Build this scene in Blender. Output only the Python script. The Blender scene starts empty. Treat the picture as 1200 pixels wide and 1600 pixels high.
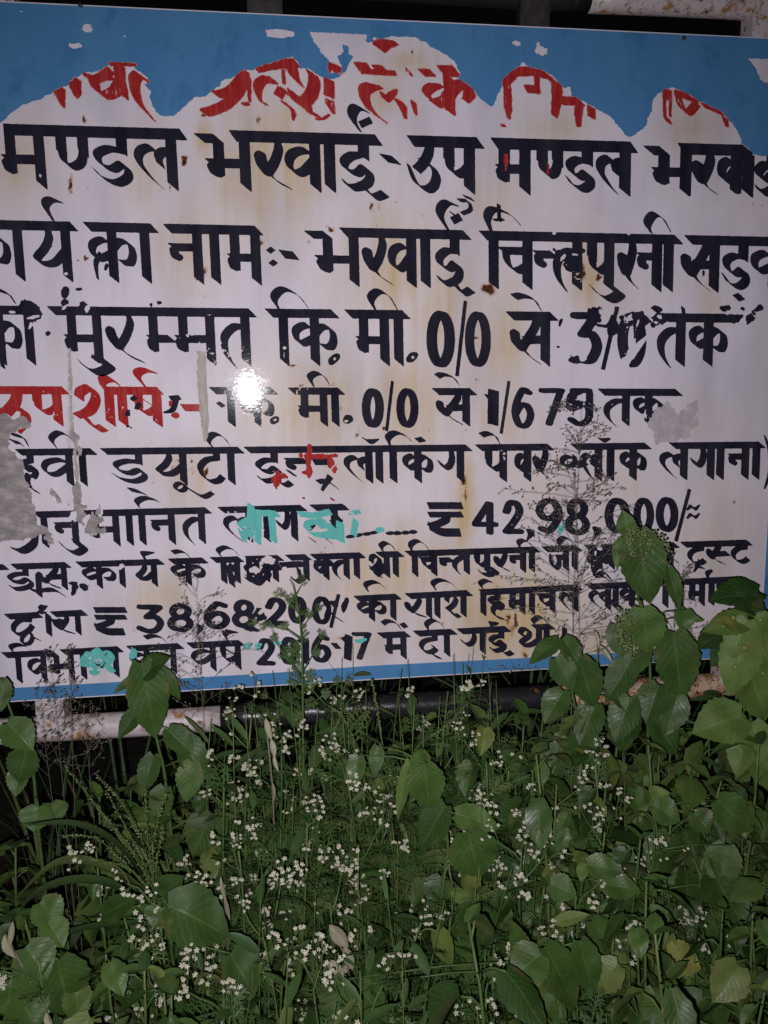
import bpy, math, random
import numpy as np
from mathutils import Vector, Matrix

SC = bpy.context.scene
COL = SC.collection
R = random.Random(7)

# ------------------------------------------------------------------ camera
# The photo was taken with a phone held about 1.5 m in front of the board.  Its
# pose comes from the vanishing points of the board's edges (photo pixels).
FPX = 1350.0
VH = (9450.0, -316.0)
VVY = 8890.0
_X = np.array([VH[0], VH[1], FPX]); _X /= np.linalg.norm(_X)
_vx = (-VH[1]*VVY - FPX*FPX)/VH[0]
_Y = np.array([_vx, VVY, FPX]); _Y -= _X*_X.dot(_Y); _Y /= np.linalg.norm(_Y)
_N = np.cross(_X, _Y)
CAM_H = 1.45


def ray(px, py):
    """direction of a photo pixel in world axes (X right, Y into the board, Z up)"""
    c = np.stack([(np.asarray(px, float)-600)/FPX, (np.asarray(py, float)-800)/FPX,
                  np.ones_like(np.asarray(px, float))], -1)
    return np.stack([c@_X, c@_N, -(c@_Y)], -1)


_t = ray(600, 30); _b = ray(600, 1061)
CAM_D = 1.22/abs(_t[2]/_t[1]-_b[2]/_b[1])


def board(px, py):
    """photo pixel -> X, Z on the face of the sign panel (plane Y = 0)"""
    r = ray(px, py)
    k = CAM_D/r[..., 1]
    return r[..., 0]*k, CAM_H+r[..., 2]*k


def at(px, py, d):
    """point seen at a photo pixel, d metres in front of the panel"""
    r = ray(px, py); k = (CAM_D-d)/r[1]
    return Vector((r[0]*k, -d, CAM_H+r[2]*k))


def at_height(px, py, z, dmin=.07):
    """point seen at a photo pixel where its ray comes down to height z"""
    r = ray(px, py)
    if r[2] > -1e-3:
        return at(px, py, dmin)
    k = (z-CAM_H)/r[2]
    d = CAM_D-r[1]*k
    return at(px, py, max(d, dmin))


cd = bpy.data.cameras.new('camera')
cam = bpy.data.objects.new('camera', cd); COL.objects.link(cam)
cd.sensor_fit = 'VERTICAL'; cd.sensor_height = 36.0; cd.lens = 36.0*FPX/1600
cd.clip_start = .02; cd.clip_end = 500
rm = Matrix(((_X[0], -_X[1], -_X[2]), (_N[0], -_N[1], -_N[2]), (-_Y[0], _Y[1], _Y[2])))
cam.matrix_world = Matrix.Translation((0, -CAM_D, CAM_H)) @ rm.to_4x4()
SC.camera = cam

# ------------------------------------------------------------------ night sky and the phone's flash
w = bpy.data.worlds.new('World'); SC.world = w; w.use_nodes = True
nt = w.node_tree; nt.nodes.clear()
out = nt.nodes.new('ShaderNodeOutputWorld'); bg = nt.nodes.new('ShaderNodeBackground')
sky = nt.nodes.new('ShaderNodeTexSky'); sky.sky_type = 'NISHITA'; sky.sun_disc = False
sky.sun_elevation = math.radians(-4); sky.sun_rotation = math.radians(200)
bg.inputs['Strength'].default_value = .10
nt.links.new(sky.outputs[0], bg.inputs[0]); nt.links.new(bg.outputs[0], out.inputs[0])

# the phone's LED, lit in the photograph (its reflection shows in the gloss paint);
# it sits next to the lens and points the way the phone points
fl = bpy.data.lights.new('phone_flash', 'SPOT')
fl.energy = 93; fl.color = (.99, .968, 1.0); fl.shadow_soft_size = .006
fl.spot_size = math.radians(110); fl.spot_blend = 1.0
flash = bpy.data.objects.new('phone_flash', fl); COL.objects.link(flash)
flash.matrix_world = cam.matrix_world @ Matrix.Translation((-.026, -.026, 0))

vs = SC.view_settings
vs.view_transform = 'Standard'; vs.look = 'None'; vs.exposure = 0; vs.gamma = 1; vs.use_curve_mapping = False
SC.cycles.max_bounces = 6; SC.cycles.transparent_max_bounces = 8
SC.cycles.sample_clamp_indirect = 4


# ------------------------------------------------------------------ scene helpers
def tag(o, label=None, cat=None, group=None, kind=None):
    for k, v in (('label', label), ('category', cat), ('group', group), ('kind', kind)):
        if v: o[k] = v
    return o


def empty(name, loc, label=None, cat=None, group=None):
    o = bpy.data.objects.new(name, None); COL.objects.link(o)
    o.location = loc; o.empty_display_size = .05
    return tag(o, label, cat, group)


class MB:
    """collects vertices, faces, uvs and a tone value, then links ONE mesh object"""
    def __init__(s): s.v = []; s.f = []; s.uv = []; s.tone = []; s.mi = []

    def add(s, verts, faces, uvs=None, tone=0.5, mi=0):
        n = len(s.v); s.v.extend(verts)
        s.uv.extend(uvs if uvs is not None else [(0, 0)]*len(verts))
        s.tone.extend([tone]*len(verts))
        for f in faces:
            s.f.append(tuple(i+n for i in f)); s.mi.append(mi)

    def tube(s, pts, radii, seg=6, tone=.5, cap=True, mi=0):
        pts = [Vector(p) for p in pts]; n = len(pts)
        if not hasattr(radii, '__len__'): radii = [radii]*n
        V = []; F = []; U = []
        t0 = (pts[1]-pts[0]).normalized()
        a = t0.orthogonal().normalized()
        for i in range(n):
            t = (pts[min(i+1, n-1)]-pts[max(i-1, 0)]).normalized()
            a = (a-t*a.dot(t)); a = a.normalized() if a.length > 1e-6 else t.orthogonal().normalized()
            b = t.cross(a)
            for k in range(seg):
                q = 2*math.pi*k/seg
                V.append(pts[i]+(a*math.cos(q)+b*math.sin(q))*radii[i]); U.append((i/(n-1), k/seg))
        for i in range(n-1):
            for k in range(seg):
                k2 = (k+1) % seg
                F.append((i*seg+k, i*seg+k2, (i+1)*seg+k2, (i+1)*seg+k))
        if cap:
            F.append(tuple(range(seg))[::-1]); F.append(tuple(range((n-1)*seg, n*seg)))
        s.add(V, F, U, tone, mi)

    def box(s, a, b, mi=0, tone=.5):
        (x0, y0, z0), (x1, y1, z1) = a, b
        V = [Vector(p) for p in ((x0, y0, z0), (x1, y0, z0), (x1, y1, z0), (x0, y1, z0), (x0, y0, z1), (x1, y0, z1), (x1, y1, z1), (x0, y1, z1))]
        s.add(V, [(0, 3, 2, 1), (4, 5, 6, 7), (0, 1, 5, 4), (1, 2, 6, 5), (2, 3, 7, 6), (3, 0, 4, 7)], None, tone, mi)

    def mesh(s, name, mats, smooth=True):
        me = bpy.data.meshes.new(name)
        me.from_pydata([tuple(v) for v in s.v], [], s.f)
        uvl = me.uv_layers.new(name='UVMap')
        li = np.empty(len(me.loops), np.int32); me.loops.foreach_get('vertex_index', li)
        uvl.data.foreach_set('uv', np.array(s.uv, np.float32)[li].ravel())
        at_ = me.attributes.new('tone', 'FLOAT', 'POINT'); at_.data.foreach_set('value', np.array(s.tone, np.float32))
        for m in (mats if isinstance(mats, (list, tuple)) else [mats]): me.materials.append(m)
        me.polygons.foreach_set('material_index', np.array(s.mi, np.int32))
        if smooth: me.polygons.foreach_set('use_smooth', np.ones(len(me.polygons), bool))
        me.update()
        return me

    def build(s, name, mats, parent=None, smooth=True):
        o = bpy.data.objects.new(name, s.mesh(name, mats, smooth)); COL.objects.link(o)
        if parent: o.parent = parent
        return o


# ------------------------------------------------------------------ materials
def mat(name):
    m = bpy.data.materials.new(name); m.use_nodes = True
    nt = m.node_tree; nt.nodes.clear()
    o = nt.nodes.new('ShaderNodeOutputMaterial'); p = nt.nodes.new('ShaderNodeBsdfPrincipled')
    nt.links.new(p.outputs[0], o.inputs[0])
    return m, nt, p, o


class NT:
    def __init__(s, nt): s.nt = nt
    def n(s, typ, **kw):
        x = s.nt.nodes.new(typ)
        for k, v in kw.items(): setattr(x, k, v)
        return x
    def l(s, a, b): s.nt.links.new(a, b)
    def noise(s, vec, scale, detail=4, rough=.55, dist=0):
        x = s.n('ShaderNodeTexNoise'); x.inputs['Scale'].default_value = scale
        x.inputs['Detail'].default_value = detail; x.inputs['Roughness'].default_value = rough
        x.inputs['Distortion'].default_value = dist
        if vec is not None: s.l(vec, x.inputs['Vector'])
        return x.outputs['Fac']
    def ramp(s, fac, stops):
        x = s.n('ShaderNodeValToRGB'); e = x.color_ramp.elements
        e[0].position, e[0].color = stops[0][0], (*stops[0][1], 1) if len(stops[0][1]) == 3 else stops[0][1]
        e[1].position, e[1].color = stops[-1][0], (*stops[-1][1], 1)
        for p, c in stops[1:-1]:
            q = e.new(p); q.color = (*c, 1)
        s.l(fac, x.inputs[0]); return x.outputs[0]
    def mapr(s, v, a, b, c=0, d=1):
        x = s.n('ShaderNodeMapRange'); s.l(v, x.inputs[0])
        for i, q in zip((1, 2, 3, 4), (a, b, c, d)): x.inputs[i].default_value = q
        return x.outputs[0]
    def mix(s, fac, a, b, mode='MIX'):
        x = s.n('ShaderNodeMix', data_type='RGBA', blend_type=mode)
        for i, q in ((0, fac), (6, a), (7, b)):
            if hasattr(q, 'is_linked'): s.l(q, x.inputs[i])
            elif i == 0: x.inputs[0].default_value = q
            else: x.inputs[i].default_value = (*q, 1)
        return x.outputs[2]
    def math(s, op, a, b=0, c=0):
        x = s.n('ShaderNodeMath', operation=op)
        for i, q in enumerate((a, b, c)):
            if hasattr(q, 'is_linked'): s.l(q, x.inputs[i])
            else: x.inputs[i].default_value = q
        return x.outputs[0]
    def bump(s, h, strength, dist, target):
        x = s.n('ShaderNodeBump'); x.inputs['Strength'].default_value = strength
        x.inputs['Distance'].default_value = dist
        s.l(h, x.inputs['Height']); s.l(x.outputs[0], target)
    def obj(s): return s.n('ShaderNodeTexCoord').outputs['Object']
    def vmap(s, vec, scale):
        x = s.n('ShaderNodeMapping'); x.inputs['Scale'].default_value = scale; s.l(vec, x.inputs[0]); return x.outputs[0]
    def attr(s, name):
        return s.n('ShaderNodeAttribute', attribute_name=name)

# ------------------------------------------------------------------ paint: brush strokes -> signed distance -> flat mesh
def vnoise(x, y, seed):
    xi = np.floor(x).astype(np.int64); yi = np.floor(y).astype(np.int64)
    fx = x-xi; fy = y-yi; fx = fx*fx*(3-2*fx); fy = fy*fy*(3-2*fy)
    def h(a, b):
        n = (a*374761393+b*668265263+seed*1442695041) & 0x7fffffff
        n = ((n ^ (n >> 13))*1274126177) & 0x7fffffff
        return ((n ^ (n >> 16)) & 0xffff)/65535.0
    return ((h(xi, yi)*(1-fx)+h(xi+1, yi)*fx)*(1-fy)+(h(xi, yi+1)*(1-fx)+h(xi+1, yi+1)*fx)*fy)


def fbm(x, y, seed, octs=4):
    s = 0; a = .5; t = 0
    for i in range(octs):
        s = s+a*vnoise(x*2**i, y*2**i, seed+i*17); t += a; a *= .5
    return s/t


def catmull(P, n=6):
    P = np.array(P, float)
    if len(P) < 3:
        return P
    Q = np.vstack([2*P[0]-P[1], P, 2*P[-1]-P[-2]]); o = []
    for i in range(1, len(Q)-2):
        p0, p1, p2, p3 = Q[i-1:i+3]
        for k in range(n):
            t = k/n
            o.append(.5*((2*p1)+(-p0+p2)*t+(2*p0-5*p1+4*p2-p3)*t*t+(-p0+3*p1-3*p2+p3)*t**3))
    o.append(P[-1])
    return np.array(o)


class Paint:
    """one colour of paint on the panel, drawn in photo pixels"""
    STEP = .75

    def __init__(s, x0, y0, x1, y1):
        s.x0, s.y0 = x0, y0
        s.nx = int((x1-x0)/s.STEP)+1; s.ny = int((y1-y0)/s.STEP)+1
        s.x = x0+np.arange(s.nx)*s.STEP; s.y = y0+np.arange(s.ny)*s.STEP
        s.d = np.full((s.ny, s.nx), 30.0)

    def _win(s, ax, ay, bx, by, pad=5):
        i0 = max(0, int((ax-pad-s.x0)/s.STEP)); i1 = min(s.nx, int((bx+pad-s.x0)/s.STEP)+2)
        j0 = max(0, int((ay-pad-s.y0)/s.STEP)); j1 = min(s.ny, int((by+pad-s.y0)/s.STEP)+2)
        return i0, i1, j0, j1

    def convex(s, pts, r=0):
        pts = np.array(pts, float); c = pts.mean(0)
        pts = pts[np.argsort(np.arctan2(pts[:, 1]-c[1], pts[:, 0]-c[0]))]
        i0, i1, j0, j1 = s._win(pts[:, 0].min()-r, pts[:, 1].min()-r, pts[:, 0].max()+r, pts[:, 1].max()+r)
        if i1 <= i0 or j1 <= j0: return
        X, Y = np.meshgrid(s.x[i0:i1], s.y[j0:j1]); D = np.full(X.shape, -1e9); E = np.full(X.shape, 1e9)
        for k in range(len(pts)):
            p, q = pts[k], pts[(k+1) % len(pts)]; e = q-p; L = math.hypot(*e)
            if L < 1e-6: continue
            D = np.maximum(D, ((X-p[0])*e[1]-(Y-p[1])*e[0])/L)
            t = np.clip(((X-p[0])*e[0]+(Y-p[1])*e[1])/(L*L), 0, 1)
            E = np.minimum(E, np.hypot(X-p[0]-t*e[0], Y-p[1]-t*e[1]))
        D = np.where(D > 0, E, D)
        s.d[j0:j1, i0:i1] = np.minimum(s.d[j0:j1, i0:i1], D-r)

    def stroke(s, pts, nib, r=.8, smooth=False):
        """pts (x, y[, width factor]); nib = half vector of the flat brush"""
        P = np.array([(p[0], p[1], p[2] if len(p) > 2 else 1.0) for p in pts], float)
        if smooth: P = catmull(P)
        n = np.array(nib, float)
        for a, b in zip(P[:-1], P[1:]):
            ka, kb = max(a[2], .05), max(b[2], .05)
            s.convex([a[:2]-n*ka, a[:2]+n*ka, b[:2]+n*kb, b[:2]-n*kb], r*.5*(ka+kb))

    def poly(s, pts, sign=1):
        """fill (sign 1) or cut away (sign -1) any polygon"""
        pts = np.array(pts, float)
        i0, i1, j0, j1 = s._win(*pts.min(0), *pts.max(0))
        if i1 <= i0 or j1 <= j0: return
        X, Y = np.meshgrid(s.x[i0:i1], s.y[j0:j1])
        ins = np.zeros(X.shape, bool); D = np.full(X.shape, 1e9)
        for k in range(len(pts)):
            p, q = pts[k], pts[(k+1) % len(pts)]
            e = q-p; L2 = max(e.dot(e), 1e-9)
            t = np.clip(((X-p[0])*e[0]+(Y-p[1])*e[1])/L2, 0, 1)
            D = np.minimum(D, np.hypot(X-p[0]-t*e[0], Y-p[1]-t*e[1]))
            if p[1] != q[1]:
                c = ((p[1] > Y) != (q[1] > Y)) & (X < (q[0]-p[0])*(Y-p[1])/(q[1]-p[1])+p[0])
                ins ^= c
        D = np.where(ins, -D, D)
        w = s.d[j0:j1, i0:i1]
        s.d[j0:j1, i0:i1] = np.minimum(w, D) if sign > 0 else np.maximum(w, -D)

    def blot(s, x, y, rx, ry=None, rot=0, rough=.5, seed=1, sign=1):
        ry = ry or rx; R_ = max(rx, ry)*1.7
        i0, i1, j0, j1 = s._win(x-R_, y-R_, x+R_, y+R_)
        if i1 <= i0 or j1 <= j0: return
        X, Y = np.meshgrid(s.x[i0:i1], s.y[j0:j1])
        c, q = math.cos(rot), math.sin(rot)
        U = ((X-x)*c+(Y-y)*q)/rx; V = (-(X-x)*q+(Y-y)*c)/ry
        D = (np.hypot(U, V)-1-rough*(fbm(X*2.2/R_+seed*9.1, Y*2.2/R_+7, seed, 3)-.5)*2)*min(rx, ry)
        w = s.d[j0:j1, i0:i1]
        s.d[j0:j1, i0:i1] = np.minimum(w, D) if sign > 0 else np.maximum(w, -D)

    def roughen(s, amp=.5, scale=4.0, seed=3):
        X, Y = np.meshgrid(s.x, s.y)
        s.d += amp*2*(fbm(X/scale, Y/scale, seed, 3)-.5)

    def wear(s, zones, seed=5, stretch=(1, 1), size=3.0):
        """zones: (x, y, rx, ry, strength 0..1): flakes come off there"""
        X, Y = np.meshgrid(s.x, s.y)
        z = np.zeros(X.shape)
        for (x, y, rx, ry, k) in zones:
            z = np.maximum(z, k*np.exp(-((X-x)/rx)**2-((Y-y)/ry)**2))
        f = fbm(X/(size*stretch[0]), Y/(size*stretch[1]), seed, 4)
        lim = .98-.72*z
        s.d = np.maximum(s.d, (f-lim)*14)

    def build(s, name, m, off, parent, gap=8, cut=None):
        """one flat mesh per word: columns left blank for gap pixels part the words"""
        D = s.d
        if cut is not None:
            q = Paint(s.x[0], s.y[0], s.x[-1], s.y[-1]); q.nx, q.ny, q.x, q.y = s.nx, s.ny, s.x, s.y
            q.d = np.full(D.shape, 30.0); q.poly(cut); D = np.maximum(D, q.d)
        D[0, :] = D[-1, :] = 9; D[:, 0] = D[:, -1] = 9
        occ = np.where((D < 0).any(0))[0]
        if len(occ) == 0: return
        cuts = np.where(np.diff(occ)*s.STEP > gap)[0]
        a = [occ[0]]+[occ[i+1] for i in cuts]; b = [occ[i] for i in cuts]+[occ[-1]]
        for i0, i1 in zip(a, b):
            i0 = max(0, i0-1); i1 = min(s.nx-1, i1+1)
            s._mesh(D[:, i0:i1+1], s.x[i0:i1+1], name, m, off, parent)

    def _mesh(s, D, sx, name, m, off, parent):
        ins = D < 0
        ny, nx = D.shape
        verts = []; faces = []; index = {}
        def vid(key, x, y):
            i = index.get(key)
            if i is None:
                i = index[key] = len(verts); verts.append((x, y))
            return i
        c = ins[:-1, :-1].astype(int)+ins[:-1, 1:]+ins[1:, 1:]+ins[1:, :-1]
        full = c == 4
        for j in range(ny-1):
            row = full[j]
            if row.any():
                d_ = np.diff(np.concatenate(([0], row.astype(np.int8), [0])))
                for a, b in zip(np.where(d_ == 1)[0], np.where(d_ == -1)[0]):
                    faces.append([vid((a, j), sx[a], s.y[j]), vid((b, j), sx[b], s.y[j]),
                                  vid((b, j+1), sx[b], s.y[j+1]), vid((a, j+1), sx[a], s.y[j+1])])
        jj, ii = np.where((c > 0) & (c < 4))
        for j, i in zip(jj.tolist(), ii.tolist()):
            cs = ((i, j), (i+1, j), (i+1, j+1), (i, j+1)); poly = []
            for k in range(4):
                p, q = cs[k], cs[(k+1) % 4]
                dp, dq = D[p[1], p[0]], D[q[1], q[0]]
                if dp < 0: poly.append(vid(p, sx[p[0]], s.y[p[1]]))
                if (dp < 0) != (dq < 0):
                    t = dp/(dp-dq); key = (p, q) if p < q else (q, p)
                    poly.append(vid(key, sx[p[0]]+(sx[q[0]]-sx[p[0]])*t, s.y[p[1]]+(s.y[q[1]]-s.y[p[1]])*t))
            if len(poly) >= 3: faces.append(poly)
        if not faces: return None
        v = np.array(verts); X, Z = board(v[:, 0], v[:, 1])
        me = bpy.data.meshes.new(name)
        me.from_pydata(np.stack([X, np.full_like(X, -off), Z], -1).tolist(), [], faces)
        me.materials.append(m); me.update()
        o = bpy.data.objects.new(name, me); COL.objects.link(o); o.parent = parent
        return o


# ------------------------------------------------------------------ letter shapes (u across, v from head line 0 to stem foot 1)
def St(u): return ('l', [(u, 0), (u, 1)])
_dda = [('l', [(.86, 0), (.86, .36)]),
        ('s', [(.89, .35), (.40, .31), (0, .42), (.11, .6), (.49, .69), (.82, .6), (1.03, .69), (1.0, .85), (.62, .95), (.18, .87, .8), (-.18, .68, .4)])]
_i = [('l', [(.8, 0), (.8, .34)]),
      ('s', [(.8, .33), (.35, .33), (0, .46), (.08, .61), (.5, .69), (.8, .58), (1.03, .66), (1.0, .84), (.7, .95), (.25, .98), (.04, .88)])]
_ra = [('s', [(.56, 0), (.66, .2), (.52, .48), (.28, .72)]), ('O', [(.06, .38), (.12, .52), (.3, .68)]),
       ('s', [(.2, .62), (.52, .85, .7), (1, 1.02, .35)])]
_pa = [('l', [(0, 0), (0, .42)]), ('s', [(0, .3), (.06, .55), (.36, .68), (.75, .62), (1, .5)]), St(1)]
GL = {
    'S': [St(0)],
    'ma': [('l', [(.1, 0), (.1, .72)]), ('o', [(-.04, .6), (.02, .7), (.1, .73)]), ('l', [(-.05, .54), (1, .54)]), St(1)],
    'mh': [('l', [(.1, 0), (.1, .72)]), ('o', [(-.04, .6), (.02, .7), (.1, .73)]), ('l', [(-.05, .54), (1, .54)])],
    'nh': [('l', [(0, 0), (0, .42)]), ('s', [(0, .35), (.1, .56), (.45, .66), (.85, .58), (1, .38), (1, .1)]), ('l', [(1, 0), (1, .4)])],
    'nna': [('l', [(0, 0), (0, .42)]), ('s', [(0, .35), (.08, .56), (.3, .66), (.55, .58), (.62, .38), (.62, .1)]), ('l', [(.62, 0), (.62, .4)]), St(1)],
    'dda': _dda,
    'la': [St(1), ('s', [(.66, .44, .6), (.42, .27), (.08, .33), (0, .5), (.15, .68), (.4, .87, .8), (.67, 1.03, .45)]),
           ('s', [(1, .32), (.76, .34), (.6, .44), (.66, .6)])],
    'bha': [('l', [(0, .06), (.41, .06)]), ('l', [(.41, .06), (.41, .7)]), ('o', [(.25, .6), (.31, .7), (.4, .73)]), ('l', [(.22, .54), (1, .54)]), St(1)],
    'ra': _ra,
    'va': [('s', [(1, .36), (.62, .25), (.15, .32), (0, .5), (.15, .67), (.5, .69), (1, .44)]), St(1)],
    'i': _i+[('s', [(.85, .93), (1.1, 1.06), (1.35, 1.12), (1.6, 1.04)])],
    'ii': _i+[('s', [(.72, .93), (1.0, 1.09), (1.25, 1.17), (1.65, 1.1)])],
    'u': [('s', [(.78, 0), (.74, .22), (.55, .45), (.3, .6)]), ('s', [(.5, .42), (.82, .5), (1, .7), (.9, .92), (.62, 1.0), (.26, .85, .8), (0, .48, .45)])],
    'pa': _pa,
    'ssa': _pa+[('l', [(.12, .2, .7), (.95, .52, .7)])],
    'ya': [('s', [(.40, 0), (.46, .2), (.3, .42), (0, .63), (.22, .73), (.6, .7), (1, .46)]), St(1)],
    'ka': [St(.5), ('s', [(.5, .36), (.3, .24), (.04, .32), (0, .47), (.14, .62), (.5, .5)]),
           ('s', [(.5, .42), (.7, .27), (.94, .32), (1, .52), (.92, .68), (.72, .68)])],
    'na': [('l', [(0, .36), (1, .36)]), ('o', [(.03, .42), (.08, .52), (.2, .55)]), St(1)],
    'n2': [('l', [(0, .36), (1, .36)]), ('o', [(.05, .42), (.12, .52), (.28, .55)])],
    'ta': [('s', [(1, .29), (.5, .29), (.06, .48), (.02, .72), (.2, .92, .8), (.5, 1.1, .4)]), St(1)],
    'cha': [('l', [(0, .3), (1, .3)]), ('s', [(.12, .3), (.22, .55), (.55, .7), (1, .6)]), St(1)],
    'sa': [('s', [(.72, 0), (.7, .2), (.48, .47), (.28, .7)]), ('O', [(.06, .38), (.10, .52), (.28, .67)]),
           ('s', [(.2, .6), (.5, .85, .7), (.86, 1.03, .35)]), ('l', [(.42, .52), (1, .5)]), St(1)],
    's2': [('s', [(.55, 0), (.53, .2), (.36, .47), (.22, .7)]), ('O', [(.06, .38), (.09, .52), (.23, .67)]),
           ('s', [(.16, .6), (.5, .88, .7), (.9, 1.08, .35)]), ('l', [(.32, .54), (1, .52)])],
    'ga': [('s', [(.46, 0), (.54, .3), (.4, .55), (.1, .62), (-.12, .45)]), St(1)],
    'tta': [('l', [(.75, 0), (.75, .22)]), ('s', [(.78, .25), (.3, .3), (0, .52), (.1, .8), (.45, .98), (.8, .95), (1.0, .83)])],
    'ha': [('l', [(.62, 0), (.62, .25)]), ('s', [(.62, .27), (.2, .32), (.05, .46), (.35, .56), (.8, .47), (1, .6), (.78, .78), (.4, .72), (.28, .9), (.5, 1.12), (1.1, 1.28, .5)])],
    'da': [('l', [(.7, 0), (.7, .25)]), ('s', [(.7, .27), (.2, .34), (0, .55), (.15, .8), (.5, .86), (.75, .72), (.62, .62)]), ('s', [(.48, .86), (.66, 1.02), (1.0, 1.16, .5)])],
    'sha': [('s', [(.06, .32), (.12, .1), (.4, .05), (.58, .25), (.45, .5), (.1, .72)]), ('s', [(.1, .7), (.3, .8), (.5, 1.02), (.75, 1.0)]), St(1)],
    'shr': [('s', [(.06, .32), (.12, .1), (.4, .05), (.58, .25), (.45, .5), (.1, .72)]), ('l', [(.1, .62), (.55, 1.0)]), ('l', [(1, .5), (.35, .95)]), St(1)],
    'tha': [('s', [(.28, .36), (.05, .25), (.18, .05), (.5, .12), (.48, .4), (.12, .64), (.2, .8), (.6, .8), (1, .58)]), St(1)],
    'ja': [('l', [(0, .42), (1, .42)]), ('s', [(.12, .42), (.2, .75), (-.25, .95), (-.7, .7), (-.85, .25, .5)]), St(1)],
}


class Line:
    def __init__(s, H, B, nib, hn, paint):
        s.H = (H[0], H[1], (H[3]-H[1])/(H[2]-H[0])); s.Bb = (B[0], B[1], (B[3]-B[1])/(B[2]-B[0]))
        s.nib, s.hn, s.p = nib, hn, paint
    def h(s, x): return s.H[1]+(x-s.H[0])*s.H[2]
    def b(s, x): return s.Bb[1]+(x-s.Bb[0])*s.Bb[2]
    def head(s, a, b):
        s.p.stroke([(a, s.h(a)), (b, s.h(b))], s.hn, .8)
    def xy(s, x, v):
        H, B = s.h(x), s.b(x); y = H+v*(B-H)
        return x+(.085-.105*x/1000)*(y-H), y
    def g(s, name, x0, x1=None):
        x1 = x0+1 if x1 is None else x1
        for kind, pts in GL[name]:
            P = []
            for p in pts:
                x, y = s.xy(x0+(x1-x0)*p[0], p[1]); P.append((x, y, p[2] if len(p) > 2 else 1))
            if kind in 'oO':
                s.p.stroke(P, (s.nib[0]*.3, s.nib[1]*.2), s.nib[0]*(.72 if kind == 'o' else .88), True); continue
            q = .78 if kind == 's' else 1
            s.p.stroke(P, (s.nib[0]*q, s.nib[1]*q), .8, kind == 's')
    def S(s, *xs):
        for x in xs: s.g('S', x)
    def st(s, pts, smooth=True, k=1.0, r=.8):
        s.p.stroke(pts, (s.nib[0]*k, s.nib[1]*k), r, smooth)
    def curl(s, b, l, t, e):
        m = (t[0]*.45+e[0]*.55, t[1]*.72+e[1]*.28)
        s.st([(*b, .35), (*l, .8), (*t, .75), (*m, .4), (*e, .12)])
    def reph(s, b, l, t, e):
        s.st([(*b, .4), (*l, .85), (t[0], t[1]+3, .8), (*e, .25)])
    def e(s, a, t, e):
        m = (t[0]*.4+e[0]*.6, t[1]*.75+e[1]*.25)
        s.st([(*a, .8), (*t, .75), (*m, .5), (*e, .15)])
    def umat(s, x, yb, rx, ry, tail):
        s.st([(x, yb), (rx, yb+(ry-yb)*.35), (rx, ry-(ry-yb)*.35), (x+2, ry, .95), ((x+tail[0])/2, (ry+tail[1])/2+3, .7), (*tail, .3)])
    def dot(s, x, y, k=.6):
        n = s.nib; s.p.stroke([(x-n[0]*k*.5, y+n[1]*k*.3), (x+n[0]*k*.5, y-n[1]*k*.3)], (n[0]*k*.9, n[1]*k*.9), 1)


def _loop(cx, cy, rx, ry, n=22, a0=0):
    return [(cx+rx*math.cos(a0+2*math.pi*k/n), cy+ry*math.sin(a0+2*math.pi*k/n)) for k in range(n+1)]
DG = {'0': [('l', _loop(.5, .5, .5, .5, 28))],
      '1': [('l', [(.62, 0), (.62, 1)]), ('l', [(.6, .06), (.12, .24)])],
      '2': [('s', [(.03, .3), (.28, .02), (.72, .02), (.95, .28), (.66, .6), (.05, .98)]), ('l', [(.02, 1), (1, 1)])],
      '3': [('l', [(0, 0), (.92, 0)]), ('l', [(.92, .02), (.34, .42)]), ('s', [(.34, .42), (.76, .42), (1, .68), (.76, .97), (.36, 1), (0, .88)])],
      '4': [('l', [(.66, 0), (0, .68)]), ('l', [(0, .72), (1, .72)]), ('l', [(.74, 0), (.74, 1)])],
      '5': [('l', [(.12, 0), (1, 0)]), ('l', [(.14, 0), (.1, .45)]), ('s', [(.1, .45), (.5, .36), (.95, .5), (.95, .85), (.5, 1), (0, .86)])],
      '6': [('s', [(.88, .08), (.5, .0), (.1, .33), (0, .68), (.28, .99), (.74, .98), (1, .7), (.74, .44), (.34, .45), (.04, .66)])],
      '7': [('l', [(0, 0), (1, 0)]), ('l', [(.97, 0), (.36, 1)])],
      '8': [('l', _loop(.5, .24, .4, .24)), ('l', _loop(.5, .74, .5, .26))],
      '9': [('s', [(.12, .92), (.5, 1), (.9, .67), (1, .32), (.72, .01), (.26, .02), (0, .3), (.26, .56), (.66, .55), (.96, .34)])]}


def digit(p, d, x0, x1, y0, y1, w):
    a, b, c, e = x0+w/2, x1-w/2, y0+w*.36, y1-w*.36
    for kind, pts in DG[d]:
        P = [(a+(b-a)*u+.02*(e-c)*(0), c+(e-c)*v) for u, v in pts]
        p.stroke(P, (w*.2, w*.04), w*.3, kind == 's')


def comma(p, x, y, s):
    p.stroke([(x, y, 1), (x+s*.15, y+s*.6, .8), (x-s*.6, y+s*1.8, .15)], (s*.42, s*.1), s*.3, True)


def slash(p, a, b, w=2.2):
    p.stroke([a, b], (w, .6), .8)


def rupee(p, x0, x1, y0, y1, w):
    h = y1-y0
    p.stroke([(x0+2, y0+w*.5), (x1-2, y0+w*.5)], (2, w*.42), .6)
    p.stroke([(x0+3, y0+h*.37), (x1-2, y0+h*.37)], (2, w*.34), .6)
    p.stroke([(x0+.55*(x1-x0), y0+h*.4), (x0+.48*(x1-x0), y0+h*.55), (x0+.1*(x1-x0), y0+h*.72)], (w*.45, w*.3), .8, True)
    p.stroke([(x0+.06*(x1-x0), y0+h*.7), (x0+.4*(x1-x0), y0+h*.87), (x1-5, y1-w*.5)], (1.5, w*.5), .8, True)

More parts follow.
